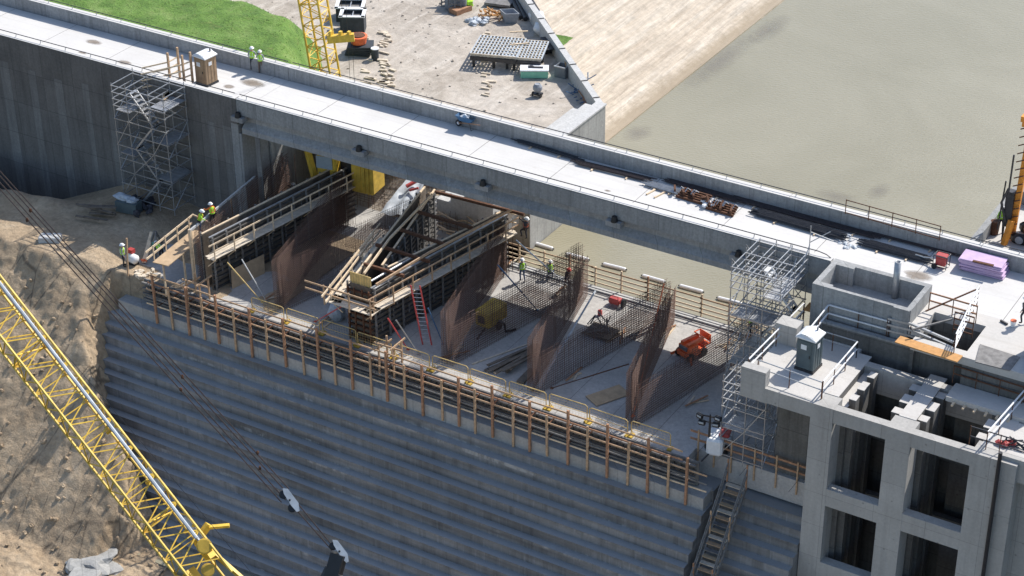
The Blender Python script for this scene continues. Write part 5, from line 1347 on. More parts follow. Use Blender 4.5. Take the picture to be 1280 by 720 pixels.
ph = tt*1.0; c = CAM+ray(426,48)*((base.y-1.2-CAM.y)/ray(426,48).y)
s = Thing('spreader_beam', 'yellow lifting beam with lugs hanging in front of the yellow mast', 'lifting beam', c)
s.part('beam', MB().beam(c-_r*.95-_u*.06, c+_r*.95+_u*.1, .4,.55), 'crane_yellow')
mb = MB()
for k in (-.7,0,.6): mb.beam(c+_r*k, c+_r*k+Vector((0,0,.55)), .25,.2)
s.part('lug', mb, 'crane_yellow')
for k,(x,y) in enumerate(((432,0),(438,0))): s.part('rope', MB().tube([c+_r*(.2+.3*k), c+_r*(.2+.3*k)+Vector((0,0,9))], .018, 4), 'steel_dark')
for k in (0,1): s.part('rope', MB().tube([c+_r*(.5+.3*k), c+_r*(.5+.3*k)-Vector((0,0,6))], .018, 4), 'steel_dark')
t = Thing('wing_apron', 'pale sloping concrete ledges rising to the tall wall under the bridge', 'apron', (-6,8.5,-8))
mb = MB()
for k in range(6): mb.box((-3.9-1.15*(k+1)+.004, 6.9, Z-.5), (-3.9-1.15*k, 10.35, -5.9-.6*k))
t.part('ledge', mb, 'pale_concrete')
# yard clutter under / behind bridge
t = Thing('left_training_rebar', 'rows of dark reinforcing bars standing behind the pale wall left of the crane', 'rebar', (-18,9,Z)); mb = MB(); r = random.Random(31)
for k in range(90):
    x = -18.6+r.uniform(0,3.4); y = 7.0+r.uniform(0,3.0); mb.beam((x,y,Z),(x+r.uniform(-.1,.1),y,-6.2+r.uniform(-1,.6)),.03,n=3)
t.part('bars', mb, 'rebar')
mb = MB(); r = random.Random(33)
for k in range(230):
    x = r.uniform(-15,-5); y = r.uniform(5.8,12); z0 = yard_fn(x,y); mb.beam((x,y,z0),(x,y,z0+r.uniform(.5,1.5)),.03,n=3)
for k in range(26):
    y = 5.8+.25*k; mb.beam((-15,y,Z+.7+.02*k+max(0,y-7)*.45),(-5,y,Z+.7+.02*k+max(0,y-7)*.45),.03,n=3)
single('starter_rebar', mb, 'rebar', 'field of upright rusty starter bars on the sunlit ground under the bridge', 'rebar')
mb = MB(); 
for k in range(60):
    x = r.uniform(-12,-4.4); y = r.uniform(5.5,9.5); z0 = yard_fn(x,y)+r.uniform(.1,1.2); a_ = r.uniform(-.5,.9); L = r.uniform(1,3); mb.beam((x,y,z0),(x+L*math.cos(a_),y+L*math.sin(a_),z0+r.uniform(-.2,.3)),.1,.06)
for k in range(30):
    x = r.uniform(-8.5,-4.2); y = r.uniform(7.2,10); z0 = -5.6-.55*max(0,(-3.9-x)/1.15)+r.uniform(0,.3); a_ = r.choice([.1,1.3,.7])+r.uniform(-.2,.2); L = r.uniform(1,3); mb.beam((x,y,z0),(x+L*math.cos(a_)*.6,y+L*math.sin(a_)*.6,z0+r.uniform(-.1,.4)),.1,.06)
single('timber_heap', mb, 'timber_pale', 'jumble of pale formwork timbers between the V formwork and the bridge', 'timbers')
mb = MB(); nx, ny = 14, 22; c0 = at(492,272,-8.9); c1 = at(528,218,-7.4); vs = []
for j in range(ny+1):
    for i in range(nx+1):
        f1 = j/ny; base_ = c0.lerp(c1, f1); x = base_.x+(i/nx-.5)*2.0*(1-.45*f1); y = base_.y+(i/nx-.5)*.6
        vs.append((x, y, base_.z+.12*mnoise.noise(Vector((i*.35,j*.3,2)))+.09*math.sin(i*.9+j*.12)+.2))
mb.add(vs, [(j*(nx+1)+i, j*(nx+1)+i+1, (j+1)*(nx+1)+i+1, (j+1)*(nx+1)+i) for j in range(ny) for i in range(nx)])
single('tarpaulin', mb, 'tarp', 'crumpled grey white tarpaulin on the bank under the bridge', 'tarpaulin', smooth=True)
single('red_pipe', MB().tube([at(508,233,-7.5),at(524,224,-7.2)],.14,8).tube([at(512,238,-7.7),at(523,235,-7.5)],.09,8), 'red', 'red pipes lying beside the grey white tarpaulin', 'pipe')
# low work-yard objects
YZ = -6.5
def open_box(label, px, py, sz, rz, mat='dark_box'):
    p = at(px, py, YZ); t = Thing('steel_skip', label, 'skip', p); w, l, h = sz; ca, sa = math.cos(rz), math.sin(rz)
    mb = MB()
    def Q(x, y): return (p.x+x*ca-y*sa, p.y+x*sa+y*ca, YZ)
    for (x, y, a, b) in ((0,-l/2,w,.12),(0,l/2,w,.12),(-w/2,0,.12,l),(w/2,0,.12,l)):
        c = Q(x, y); mb.cbox((c[0],c[1],YZ+h/2),(a,b,h),rz)
    t.part('body', mb, mat); m2 = MB()
    for (x, y, a, b) in ((0,-l/2,w+.3,.28),(0,l/2,w+.3,.28),(-w/2,0,.28,l+.3),(w/2,0,.28,l+.3)):
        c = Q(x, y); m2.cbox((c[0],c[1],YZ+h+.03),(a,b,.08),rz)
    t.part('rim', m2, 'white'); c = Q(0,0); t.part('load', MB().cbox((c[0],c[1],YZ+h-.35),(w-.1,l-.1,.1),rz), 'form_grey'); t.part('divider', MB().cbox((c[0],c[1],YZ+h-.12),(.08,l-.1,.1),rz), 'steel_galv')
open_box('black square bin with white rim, farther of the two beside the crane mast', 439, 22, (2.1,1.8,1.2), .5)
open_box('black square bin with white rim, nearer of the two beside the crane mast', 442, 38, (1.8,1.6,1.5), .5)
p = at(449, 66, YZ); t = Thing('hose_stack', 'stack of black sheets below an orange lidded drum beside the crane', 'stack', p)
for k in range(5): t.part('sheet', MB().cbox((p.x+.04*k,p.y,YZ+.1+.16*k),(2.0,1.5,.12),.4+.03*k), 'dark_box')
t2 = Thing('orange_drum', 'orange round tub on the black stack beside the crane', 'drum', (p.x,p.y,YZ+.9))
t2.part('body', MB().lathe((p.x,p.y,YZ+.86), [(.6,0),(.68,.5),(.72,.52),(.72,.6),(.6,.62)], 18), 'orange'); t2.part('lid', MB().lathe((p.x,p.y,YZ+1.48), [(.55,0),(.5,.07),(.0,.09)], 18), 'steel_rust')
p = at(469, 74, YZ); t = Thing('drum', 'small dark upright drum on the sand right of the black stack', 'drum', p)
t.part('body', MB().lathe((p.x,p.y,YZ), [(.3,0),(.3,.9),(.26,.92),(.26,.86)], 14), 'dark_box'); t.part('rim', MB().lathe((p.x,p.y,YZ+.88), [(.31,0),(.33,.03),(.31,.07),(.27,.07)], 14), 'white')
# grid of form frames
def frame_mat(label, px, py, w, l, rz, z, nx, ny):
    p = at(px, py, z); t = Thing('slatted_form', label, 'form frames', p, group='stacked form frames in the yard'); ca, sa = math.cos(rz), math.sin(rz)
    def Q(x, y, dz): return (p.x+x*ca-y*sa, p.y+x*sa+y*ca, z+dz)
    mb = MB()
    for i in range(nx+1): x = -w/2+w*i/nx; mb.beam(Q(x,-l/2,0), Q(x,l/2,0), .10,.14)
    t.part('long_bar', mb, 'tarp'); mb = MB()
    for j in range(ny+1): y = -l/2+l*j/ny; mb.beam(Q(-w/2,y,-.03), Q(w/2,y,-.03), .09,.2)
    t.part('cross_bar', mb, 'plank'); mb = MB()
    mb.beam(Q(-w/2,-l/2-.1,-.3), Q(w/2,-l/2-.1,-.3), .15,.3).beam(Q(-w/2,l/2,-.3), Q(w/2,l/2,-.3), .15,.3)
    for x in (-w/2+.2, 0, w/2-.2):
        for y in (-l/2+.2, 0, l/2-.2): mb.beam(Q(x,y,-.3), (Q(x,y,0)[0],Q(x,y,0)[1],YZ), .16)
    t.part('support', mb, 'steel_dark')
frame_mat('big slatted grey form frame on supports in the yard, left one of the pair', 623, 58, 3.6, 3.6, .32, YZ+1.15, 13, 7)
frame_mat('slatted grey form frame with two pale battens, right one of the pair', 658, 62, 2.9, 3.4, .36, YZ+1.05, 11, 8)
single('loose_batten', MB().beam(at(637,40,-5.2), at(660,39,-5.2), .12,.08), 'timber_pale', 'pale batten lying on the back of the right form frame', 'batten')
single('loose_batten', MB().beam(at(637,56,-5.25), at(660,54,-5.25), .12,.08), 'timber_pale', 'pale batten lying across the middle of the right form frame', 'batten')
p = at(668, 95, YZ); t = Thing('green_box', 'pale green long box with tools on its lid, below the form frames', 'box', p)
t.part('body', MB().cbox((p.x,p.y,YZ+.3),(2.1,.95,.6),.52,bev=.05), 'green_lid'); t.part('lid', MB().cbox((p.x,p.y,YZ+.65),(2.2,1.05,.1),.52,bev=.02), 'white')
t.part('tool', MB().beam((p.x-.4,p.y-.2,YZ+.74),(p.x+.6,p.y+.3,YZ+.74),.2,.06).blob((p.x-.2,p.y,YZ+.75),(.3,.15,.06),2,.4,8,4), 'steel_dark')
open_ = at(703, 95, YZ); t = Thing('grey_crate', 'open grey plastic crate right of the pale green box', 'crate', open_); p = open_
mb = MB()
for (x,y,a,b) in ((0,-.4,.9,.06),(0,.4,.9,.06),(-.45,0,.06,.8),(.45,0,.06,.8)): mb.cbox((p.x+x,p.y+y,YZ+.45),(a,b,.9))
mb.cbox((p.x,p.y,YZ+.1),(.9,.8,.08)); t.part('body', mb, 'grey_plastic'); t.part('rim', MB().cbox((p.x,p.y-.42,YZ+.9),(1,.1,.08)), 'steel_galv')
a = at(714,96,YZ); b = at(722,90,YZ); a=Vector((a.x,a.y,YZ)); 
single('leaning_plywood', MB().add([at(707,84,-5.9),at(718,99,YZ),at(716,92,YZ+.3),at(705,76,-5.3)]+[v+Vector((.05,.03,0)) for v in (at(707,84,-5.9),at(718,99,YZ),at(716,92,YZ+.3),at(705,76,-5.3))], [(0,1,2,3),(4,7,6,5),(0,4,5,1),(1,5,6,2),(2,6,7,3),(3,7,4,0)]), 'timber', 'orange brown plywood leaning by the grey crate near the low wall', 'plywood')
p = at(672, 120, YZ); t = Thing('mixer', 'small grey mortar mixer alone on the sand', 'mixer', p)
t.part('drum', MB().lathe((p.x,p.y,YZ+.35), [(.15,0),(.35,.2),(.35,.45),(.22,.65),(.18,.62)], 12), 'shirt_grey'); t.part('frame', MB().cbox((p.x,p.y,YZ+.2),(.7,.5,.12)).beam((p.x-.3,p.y,YZ+.1),(p.x+.3,p.y,YZ+.5),.06), 'steel_dark')
for s_ in (-.35,.35): t.part('wheel', MB().wheel((p.x+s_,p.y-.1,YZ+.17),.17,.08,'x'), 'black')
mb = MB(); r = random.Random(44)
for k in range(16):
    a = at(727+r.uniform(-4,4), 112+r.uniform(-2,2), YZ+.1+.03*k); b = at(735+r.uniform(-5,5), 132+r.uniform(-3,3), YZ+.1); mb.beam(a,b,.1,.05)
single('timber_stack', mb, 'timber_post', 'brown battens heaped against the low wall near its corner', 'timbers')
mb = MB()
for k in range(30):
    a = at(722+r.uniform(-6,14), 105+r.uniform(-8,26), YZ+.1); mb.tube([a, a+Vector((r.uniform(-.6,.6),r.uniform(-.6,.6),r.uniform(0,.5)))], .04, 4)
single('scrap_heap', mb, 'blue', 'dark heap of cables and scrap in the shade of the low wall corner', 'scrap')
mb = MB()
for k in range(9): a = at(715+r.uniform(-9,8), 151+r.uniform(-5,4), YZ); mb.blob((a.x,a.y,YZ+.12),(.45*r.uniform(.5,1),.3*r.uniform(.6,1),.22),k,.35,8,5)
single('rock_heap', mb, 'pale_concrete', 'pile of greyish stones and bags at the corner of the yard near the bridge', 'stones')
single('black_bag', MB().blob(at(734,138,YZ+.3),(.5,.4,.4),7,.3,8,6), 'black', 'black bag at the corner of the low wall', 'bag')
for k, (x0,y0,x1,y1,l) in enumerate(((637,-6,651,22,'dark steel pipe on the ground by the low wall, left one'),(642,-8,657,24,'dark steel pipe on the ground by the low wall, right one'))):
    single('steel_pipe', MB().tube([at(x0,y0,YZ+.2),at(x1,y1,YZ+.2)],.2,10), 'steel_dark', l, 'pipe')
for k,(x,y,l) in enumerate(((671,27,'white bulk bag near the low wall, farther one'),(676,42,'white bulk bag near the low wall beside the form frames'))):
    p = at(x,y,YZ); t = Thing('bulk_bag', l, 'bag', p); t.part('bag', MB().blob((p.x,p.y,YZ+.45),(.7,.6,.55),k+3,.22,12,8), 'white', smooth=True); t.part('strap', MB().tube([(p.x-.3,p.y,YZ+.9),(p.x,p.y,YZ+1.15),(p.x+.3,p.y,YZ+.9)],.03,4), 'blue')
single('wood_crate', MB().beam(at(683,50,YZ+.4),at(690,62,YZ+.4),1.0,.6).beam(at(684,51,YZ+.75),at(691,62,YZ+.75),1.1,.06), 'steel_dark', 'dark low pallet box between the form frames and the low wall', 'box')
single('curved_track', MB().tube([at(655,-4,YZ+.2),at(690,52,YZ+.2),at(712,88,YZ+.2),at(735,122,YZ+.2)],.16,6).tube([at(662,-4,YZ+.2),at(697,52,YZ+.2),at(718,88,YZ+.2)],.16,6), 'steel_dark', 'long dark hoses along the inside of the low wall', 'hose')
def lean_frame(label, px, py):
    p = at(px, py, YZ); t = Thing('leaning_form', label, 'form panel', p, group='upright form panels'); mb = MB()
    A_ = Vector((.9,.5,0)); U_ = Vector((-.35,.5,1.7))
    for i in range(3): mb.beam(p+A_*(i/2.), p+A_*(i/2.)+U_, .1)
    for j in range(6): mb.beam(p+U_*(j/5), p+A_+U_*(j/5), .09)
    t.part('frame', mb, 'form_grey'); t.part('prop', MB().beam(p+U_*.8+A_*.5, p+A_*.5+Vector((-.9,1.3,0)), .07), 'steel_dark')
lean_frame('leaning ladder-like grey form panel at the top of the yard, left one', 552, 8); lean_frame('leaning ladder-like grey form panel at the top of the yard, right one', 561, 16)
single('steel_box', MB().cbox(at(572,0,YZ+.6),(1.8,1.4,1.2),.3), 'shirt_grey', 'grey steel box at the top edge behind the leaning panels', 'box')
single('wood_scraps', MB().beam(at(566,15,YZ+.2),at(585,8,YZ+.2),1.0,.4), 'timber_post', 'brown wood scraps beside the leaning panels', 'scraps')
single('green_net', MB().blob(at(582,3,YZ+.5),(.7,.5,.4),3,.4,8,6), 'vest_lime', 'bright green crumpled net at the top edge of the yard', 'net')
p = at(617,21,YZ); t = Thing('orange_scrap', 'tangle of orange steel frames behind the slatted form frame', 'frames', p); mb = MB(); r = random.Random(50)
for k in range(22): mb.beam((p.x+r.uniform(-1.1,1.1),p.y+r.uniform(-1,1),YZ+r.uniform(.05,.5)),(p.x+r.uniform(-1.1,1.1),p.y+r.uniform(-1,1),YZ+r.uniform(.1,.8)),.08)
t.part('frame', mb, 'orange_board')
single('leaf_panel', MB().cbox(at(625,2,YZ+.25),(2.2,1.6,.2),.2), 'form_grey', 'flat grey grate at the top edge of the yard', 'grate')
single('grey_tub', MB().lathe(at(637,27,YZ), [(.7,0),(.95,.9),(.85,.9),(.62,.1)], 4, 1, .7), 'shirt_grey', 'open grey square tub behind the form frames', 'tub')
mb = MB()
for k in range(12): a = at(593+r.uniform(-8,16), 28+r.uniform(-3,4), YZ); mb.blob((a.x,a.y,YZ+.1),(.3,.3,.2),k,.4,7,5)
single('debris_heap', mb, 'tarp', 'pale debris heap left of the orange frames', 'debris')
# scattered slabs of broken paving along the track
mb = MB(); r = random.Random(61)
for k in range(70):
    px = r.choice([480+r.uniform(-4,6), 483+r.uniform(-6,8), 608+r.uniform(-6,6), 455+r.uniform(-6,10)]); py = r.uniform(40,125); a = at(px, py, YZ); mb.cbox((a.x,a.y,YZ+.07),(r.uniform(.3,1.0),r.uniform(.1,.3),.12),r.uniform(-.2,.5))
setp(mesh_obj('paving_debris', mb, 'plank'), kind='stuff')
mb = MB()
for k in range(700):
    x = r.uniform(-40,-5); y = r.uniform(7,46); 
    d = Vector((x,y))-A2
    if y > 20 and d.x*off.x+d.y*off.y < .4: continue
    if edge_y(x) > y-1 and x < -17: continue
    s_ = r.uniform(.03,.13); mb.blob((x,y,yard_fn(x,y)+s_*.3),(s_,s_,s_*.6),k,.5,5,3)
setp(mesh_obj('yard_stones', mb, 'yard_sand'), kind='stuff')

# ------------------------------------------------------------------ drill platform at right
t = Thing('drill_platform', 'pale concrete platform with low wall behind the bridge at the right edge', 'platform', (38, 12, -3))
t.part('floor', MB().box((28.7, 6.42, -13), (60, 17.8, -3.0)), 'tower_deck'); t.part('wall', MB().box((28.3, 6.42, -13), (28.7, 18.2, -2.1)).box((28.7, 17.8, -13), (60, 18.2, -2.1)), 'parapet_concrete')
p = at(1264, 300, -3)
t = Thing('drill_rig', 'orange tracked drill rig with tall mast at the right image edge', 'drill rig', p)
t.part('mast', MB().beam((p.x,p.y,-2.9),(p.x+.25,p.y+.1,5.2),.28,.34), 'rig_orange'); mb = MB()
for k in range(14): mb.beam((p.x-.28,p.y-.25,-2.5+.55*k),(p.x+.3,p.y-.25,-2.2+.55*k),.06)
t.part('mast_rib', mb, 'steel_rust'); t.part('mast_head', MB().cbox((p.x+.3,p.y,5.3),(1.3,.5,.35)).cbox((p.x-.1,p.y,5.0),(.3,.4,.4)), 'rig_orange')
t.part('drill_rod', MB().tube([(p.x-.5,p.y-.3,-3),(p.x-.45,p.y-.3,2.9)],.06,6).tube([(p.x-.9,p.y-.2,-2.4),(p.x-.75,p.y-.2,1.0)],.05,6), 'steel_dark')
t.part('hydraulics', MB().cbox((p.x-.35,p.y-.1,-.8),(.5,.5,2.4)).tube([(p.x-.5,p.y-.3,.6),(p.x-.8,p.y-.4,-.4),(p.x-.4,p.y-.4,-1.6)],.08,6), 'steel_dark')
t.part('body', MB().cbox((p.x+1.9,p.y+.6,-1.9),(2.4,1.6,.9),.0,bev=.1), 'steel_rust'); t.part('engine_cover', MB().cbox((p.x+2.3,p.y+.6,-1.2),(1.2,1.2,.7),.0,bev=.1), 'rig_orange')
for s_ in (-.2,1.4):
    w_ = t.part('track', MB().cbox((p.x+1.5,p.y+s_,-2.65),(3.0,.45,.7),0,bev=.2), 'black'); 
    for k in range(3): t.part('wheel', MB().wheel((p.x+.6+.9*k,p.y+s_-.25,-2.65),.25,.08,'y'), 'shirt_grey', w_)
t.part('jack', MB().beam((p.x-.2,p.y-.8,-3),(p.x,p.y-.5,-1.4),.3), 'rig_orange')
p2 = at(1242,292,-3); single('grey_drum', MB().lathe((p2.x,p2.y,-3), [(.28,0),(.3,.45),(.28,.9),(.2,.92)], 12), 'steel_rust', 'brown drum next to the green vested worker at the drill rig', 'drum')

# ------------------------------------------------------------------ people
def person(label, loc, yaw, pose='stand', top='vest_lime', shirt='shirt_grey', legs='trousers_dark', hat='hat_white', lean=0., arms=None, h=1.78, harness=False, seed=0):
    """one continuous skinned body; clothing and hard hat are children.  local frame: faces +y, x to its right"""
    s = h/1.78; J = {}
    def rot(p, c, a):   # lean forward about hips
        y, z = p[1]-c[1], p[2]-c[2]; return (p[0], c[1]+y*math.cos(a)+z*math.sin(a), c[2]-y*math.sin(a)+z*math.cos(a))
    J['hip'] = (0,0,.95); J['waist'] = (0,.0,1.10); J['chest'] = (0,.02,1.32); J['neck'] = (0,0,1.47); J['head'] = (0,.03,1.60); J['crown'] = (0,.03,1.70)
    for sd, n in ((-1,'l'),(1,'r')):
        J['hj'+n] = (sd*.10,0,.92); J['kn'+n] = (sd*.12,.03,.50); J['an'+n] = (sd*.13,-.01,.09); J['to'+n] = (sd*.15,.17,.04)
        J['sh'+n] = (sd*.19,0,1.42); J['el'+n] = (sd*.26,-.02,1.14); J['wr'+n] = (sd*.25,.10,.92)
    if pose == 'walk': J['knl'] = (-.11,.14,.53); J['anl'] = (-.11,.05,.12); J['tol'] = (-.12,.22,.07); J['anr'] = (.12,-.18,.1); J['tor'] = (.12,-.02,.04)
    if pose == 'climb':
        J['knl'] = (-.16,.30,.72); J['anl'] = (-.16,.18,.32); J['tol'] = (-.17,.34,.30); J['knr'] = (.12,.06,.48)
    if pose == 'crouch':
        J['hip'] = (0,-.15,.52); J['waist'] = (0,-.10,.68); J['chest'] = (0,.05,.88); J['neck'] = (0,.12,1.02); J['head'] = (0,.18,1.13); J['crown'] = (0,.19,1.23)
        for sd, n in ((-1,'l'),(1,'r')):
            J['hj'+n] = (sd*.1,-.14,.5); J['kn'+n] = (sd*.2,.26,.52); J['an'+n] = (sd*.15,.02,.09); J['to'+n] = (sd*.17,.2,.04); J['sh'+n] = (sd*.19,.1,.98); J['el'+n] = (sd*.27,.3,.78); J['wr'+n] = (sd*.18,.5,.66)
    if arms:
        for k, v in arms.items(): J[k] = v
    if lean:
        for k in ('waist','chest','neck','head','crown','shl','shr','ell','elr','wrl','wrr'): J[k] = rot(J[k], J['hip'], lean)
    hands = {}
    verts = []; names = list(J); idx = {n: i for i, n in enumerate(names)}
    rad = {'hip':(.145,.115),'waist':(.135,.10),'chest':(.155,.11),'neck':(.06,.06),'head':(.085,.10),'crown':(.07,.085)}
    for n in 'lr': rad.update({'hj'+n:(.09,.095),'kn'+n:(.06,.065),'an'+n:(.045,.05),'to'+n:(.045,.03),'sh'+n:(.065,.07),'el'+n:(.045,.045),'wr'+n:(.03,.035)})
    V = [Vector(J[n]) for n in names]; Rr = [rad[n] for n in names]
    E = [('hip','waist'),('waist','chest'),('chest','neck'),('neck','head'),('head','crown')]
    for n in 'lr': E += [('hip','hj'+n),('hj'+n,'kn'+n),('kn'+n,'an'+n),('an'+n,'to'+n),('chest','sh'+n),('sh'+n,'el'+n),('el'+n,'wr'+n)]
    EI = [(idx[a], idx[b]) for a, b in E]
    for n, sd in (('l',-1),('r',1)):            # palm, four fingers, thumb
        w = Vector(J['wr'+n]); d = (w-Vector(J['el'+n])).normalized(); ax = Vector((1,0,0)); ax = (ax-d*ax.dot(d)).normalized(); up = d.cross(ax)
        palm = w+d*.07; V.append(palm); Rr.append((.036,.022)); pi = len(V)-1; EI.append((idx['wr'+n], pi))
        for k in range(4):
            off_ = ax*(.027-.018*k); L = (.062,.072,.067,.052)[k]
            V.append(palm+off_+d*.03); Rr.append((.0095,.0095)); a_ = len(V)-1; EI.append((pi, a_))
            V.append(palm+off_+d*(.03+L*.5)+up*.012); Rr.append((.009,.009)); EI.append((a_, len(V)-1)); a_ = len(V)-1
            V.append(palm+off_+d*(.03+L*.8)+up*.036); Rr.append((.008,.008)); EI.append((a_, len(V)-1))
        V.append(w+d*.035-ax*sd*.042); Rr.append((.012,.012)); a_ = len(V)-1; EI.append((pi, a_)); V.append(w+d*.075-ax*sd*.06+up*.01); Rr.append((.010,.010)); EI.append((a_, len(V)-1))
    me = bpy.data.meshes.new('tmp'); me.from_pydata([v*s for v in V], EI, []); o = bpy.data.objects.new('tmp', me); COL.objects.link(o)
    md = o.modifiers.new('skin', 'SKIN'); sv = me.skin_vertices[0].data if me.skin_vertices else None
    if sv is None:
        me.skin_vertices.new() if hasattr(me.skin_vertices, 'new') else None; sv = me.skin_vertices[0].data
    for i, q_ in enumerate(Rr): sv[i].radius = (q_[0]*s, q_[1]*s); sv[i].use_root = (i == idx['hip'])
    md.use_smooth_shade = True
    sb = o.modifiers.new('sub', 'SUBSURF'); sb.levels = 1; sb.render_levels = 1
    dg = bpy.context.evaluated_depsgraph_get(); dg.update(); nm = bpy.data.meshes.new_from_object(o.evaluated_get(dg)); bpy.data.objects.remove(o)
    for m_ in ('skin', shirt, legs, 'boots'): nm.materials.append(MATS[m_])
    segs = [(V[a], V[b], names[a] if a < len(names) else 'hand', names[b] if b < len(names) else 'hand') for a, b in EI]
    for p_ in nm.polygons:
        c = p_.center/s; best = None
        for a, b, na, nb in segs:
            ab = b-a; u = max(0, min(1, (c-a).dot(ab)/max(ab.length_squared,1e-9))); dd = (c-(a+ab*u)).length
            if best is None or dd < best[0]: best = (dd, na, nb, u)
        _, na, nb, u = best
        if nb in ('head','crown') or nb == 'hand' or na == 'hand': mi = 0
        elif nb.startswith(('hj','kn')) or (nb.startswith('an') and u < .85): mi = 2
        elif nb.startswith(('an','to')): mi = 3
        elif nb == 'waist' and u < .45: mi = 2
        else: mi = 1
        p_.material_index = mi; p_.use_smooth = True
    body = bpy.data.objects.new('person', nm); COL.objects.link(body); body.location = loc; body.rotation_euler = (0,0,yaw)
    setp(body, label, 'person')
    hd = Vector(J['head']); cr = Vector(J['crown']); ud = (cr-hd).normalized(); fw = Vector((0,1,0)); fw = (fw-ud*fw.dot(ud)).normalized(); rt = fw.cross(ud)
    # face: nose, ears, eyes
    mb = MB(); mb.tube([hd+fw*.09+ud*.03, hd+fw*.115-ud*.0], [.010,.018], 6)
    for sd in (-1,1): mb.blob(hd+rt*sd*.088, (.012,.02,.03), 1, 0, 6, 5)
    mesh_obj('face', MBs(mb, s), 'skin', body)
    mb = MB()
    for sd in (-1,1): mb.blob(hd+fw*.095+rt*sd*.032+ud*.035, (.012,.008,.008), 1, 0, 6, 4)
    mb.tube([hd+fw*.098-rt*.022-ud*.045, hd+fw*.098+rt*.022-ud*.045], .006, 4)
    mesh_obj('eyes_and_mouth', MBs(mb, s), 'boots', body)
    # hard hat
    mb = MB(); prof = [(.165,.0),(.168,.012),(.132,.02),(.13,.06),(.11,.105),(.06,.135),(.0,.142)]; n = 16; vs = []
    hc = hd+ud*.045
    for rr_, zz in prof:
        for k in range(n):
            a_ = 2*math.pi*k/n; ex = 1.12+.12*max(0, math.sin(a_))*(1 if zz < .015 else 0); vs.append(hc+rt*rr_*math.cos(a_)*.98+fw*rr_*math.sin(a_)*ex+ud*zz)
    mb.add(vs, [(i*n+k, i*n+(k+1)%n, (i+1)*n+(k+1)%n, (i+1)*n+k) for i in range(len(prof)-1) for k in range(n)])
    mb.tube([hc+ud*.14-fw*.12-ud*.05, hc+ud*.15, hc+ud*.10+fw*.12], .012, 4)
    mesh_obj('hard_hat', MBs(mb, s), hat, body, smooth=True)
    # vest
    if top:
        ch, wa, hi, nk = [Vector(J[k]) for k in ('chest','waist','hip','neck')]
        sec = [(hi.lerp(wa,.2),.185,.15),(wa,.178,.145),(wa.lerp(ch,.5),.185,.15),(ch,.20,.155),(ch.lerp(nk,.55),.175,.135),(ch.lerp(nk,.95),.10,.09)]
        vs = []; n = 16; up = (nk-wa).normalized(); fy = Vector((0,1,0)); fy = (fy-up*fy.dot(up)).normalized(); rx = fy.cross(up)
        for c, a_, b_ in sec:
            for k in range(n): tt_ = 2*math.pi*k/n; vs.append(c+rx*a_*math.cos(tt_)+fy*b_*math.sin(tt_))
        mb = MB().add(vs, [(i*n+k, i*n+(k+1)%n, (i+1)*n+(k+1)%n, (i+1)*n+k) for i in range(len(sec)-1) for k in range(n)])
        v_ = mesh_obj('safety_vest', MBs(mb, s), top, body, smooth=True)
        mb = MB()
        for i, ex in ((1,1.03),):
            c, a_, b_ = sec[i]; ring = [c+rx*a_*ex*math.cos(2*math.pi*k/n)+fy*b_*ex*math.sin(2*math.pi*k/n) for k in range(n+1)]; mb.tube(ring, .018, 4)
        for sx in (-.09,.09):
            mb.tube([sec[1][0]+fy*.155+rx*sx, sec[3][0]+fy*.165+rx*sx, sec[4][0]+rx*sx*1.3+fy*.05+up*.06, sec[3][0]-fy*.165+rx*sx, sec[1][0]-fy*.155+rx*sx], .016, 4)
        mesh_obj('reflective_band' if not harness else 'harness', MBs(mb, s), 'white' if not harness else 'orange', v_)
    if harness:
        mb = MB().cbox(Vector(J['hip'])+Vector((.17,-.05,-.03)), (.12,.16,.2)).cbox(Vector(J['hip'])+Vector((-.17,-.05,-.03)), (.1,.14,.18)); mesh_obj('tool_bag', MBs(mb, s), 'boots', body)
    return body
def MBs(mb, s): mb.v = [tuple(c*s for c in v) for v in mb.v]; return mb
PI = math.pi
def fix(p, z): return (p.x, p.y, z)
person('man in lime vest and black trousers on the bridge, taller, left of the pair', fix(at(316.5,88.5,-1),-1), 0.3, 'stand', 'vest_lime', 'shirt_grey', 'trousers_dark', arms={'elr':(.27,.08,1.2),'wrr':(.12,.22,1.22)}, h=1.85)
person('man in lime vest and brown trousers on the bridge, shorter, right of the pair', fix(at(326.5,91.8,-1),-1), 0.5, 'stand', 'vest_lime', 'shirt_grey', 'trousers_brown', arms={'ell':(-.27,.08,1.2),'wrl':(-.12,.22,1.22)}, h=1.78)
z_ = -6.4
p = at(251,291,z_); person('worker in lime vest and white helmet on the side walkway, left of the pair', fix(p,z_), -1.0, 'stand', 'vest_lime', 'vest_lime', 'jeans', lean=.25, arms={'elr':(.3,.15,1.25),'wrr':(.3,.38,1.2)}, harness=True)
p = at(267,283,z_); person('worker in orange shirt and lime vest reaching to his mate on the side walkway', fix(p,z_), 1.3, 'walk', 'vest_lime', 'vest_orange', 'trousers_dark', lean=.15, arms={'ell':(-.3,.2,1.3),'wrl':(-.28,.45,1.3)}, harness=True)
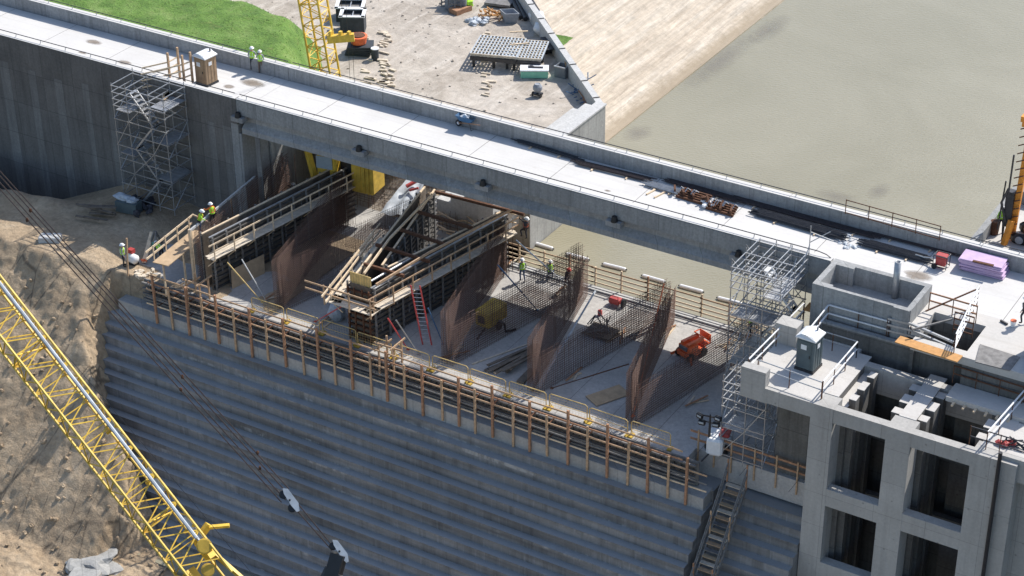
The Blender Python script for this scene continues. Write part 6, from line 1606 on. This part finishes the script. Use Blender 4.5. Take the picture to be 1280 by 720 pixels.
p = at(203,328,Z); person('worker bending forward beside the grey trestle at the left', fix(p,Z), 1.2, 'stand', 'vest_lime', 'shirt_dark', 'trousers_dark', lean=1.1, arms={'ell':(-.25,.15,1.2),'wrl':(-.2,.35,1.05),'elr':(.25,.15,1.2),'wrr':(.2,.35,1.05)})
p = at(155,333,Z); person('worker in lime vest at the left corner of the slab, next to the white tank', fix(p,Z), -.9, 'stand', 'vest_lime', 'shirt_grey', 'trousers_dark')
q = atY(369,256,4.4); person('climber in dark clothes hanging on the brown rebar at the left', (q.x,q.y,q.z), 1.35, 'climb', 'shirt_dark', 'shirt_dark', 'trousers_brown', arms={'ell':(-.22,.30,1.5),'wrl':(-.18,.52,1.62),'elr':(.22,.28,1.4),'wrr':(.18,.52,1.4)}, harness=True)
q = atY(657,300,4.4); person('climber in black leaning back on the rebar right of the V formwork', (q.x,q.y,q.z), 1.5, 'climb', 'shirt_dark', 'shirt_dark', 'trousers_dark', lean=-.2, arms={'ell':(-.22,.30,1.5),'wrl':(-.18,.52,1.55),'elr':(.22,.28,1.35),'wrr':(.18,.52,1.3)}, harness=True)
p = at(653,352,Z); person('worker in yellow vest and white helmet standing below the climber by the water fence', fix(p,Z), .9, 'walk', 'vest_lime', 'shirt_grey', 'jeans')
p = at(708,362,Z); person('worker in red helmet and dark jacket between the two upstream rebar meshes', fix(p,Z), -1.9, 'walk', None, 'shirt_dark', 'trousers_dark', hat='hat_red', lean=.3, arms={'elr':(.3,.15,1.25),'wrr':(.26,.38,1.2)})
p = at(688,348,Z); person('crouching worker in pale vest near the sunlit upstream kerb', fix(p,Z), .5, 'crouch', 'vest_lime', 'shirt_grey', 'jeans')
p = at(1250,291,-3); person('worker in lime shirt with his back to the bridge at the drill rig', fix(p,-3), .2, 'stand', 'vest_lime', 'vest_lime', 'trousers_dark', lean=.3)
p = at(1279,405,-1); person('worker in black at the right image edge on the sunlit deck', fix(p,-1), 1.4, 'walk', 'shirt_dark', 'shirt_dark', 'trousers_dark')
p = at(938,422,-6.2); person('worker in lime vest inside the gallery scaffold', fix(at(938,420,-6.2),-6.18), 2.0, 'stand', 'vest_lime', 'shirt_dark', 'trousers_dark')
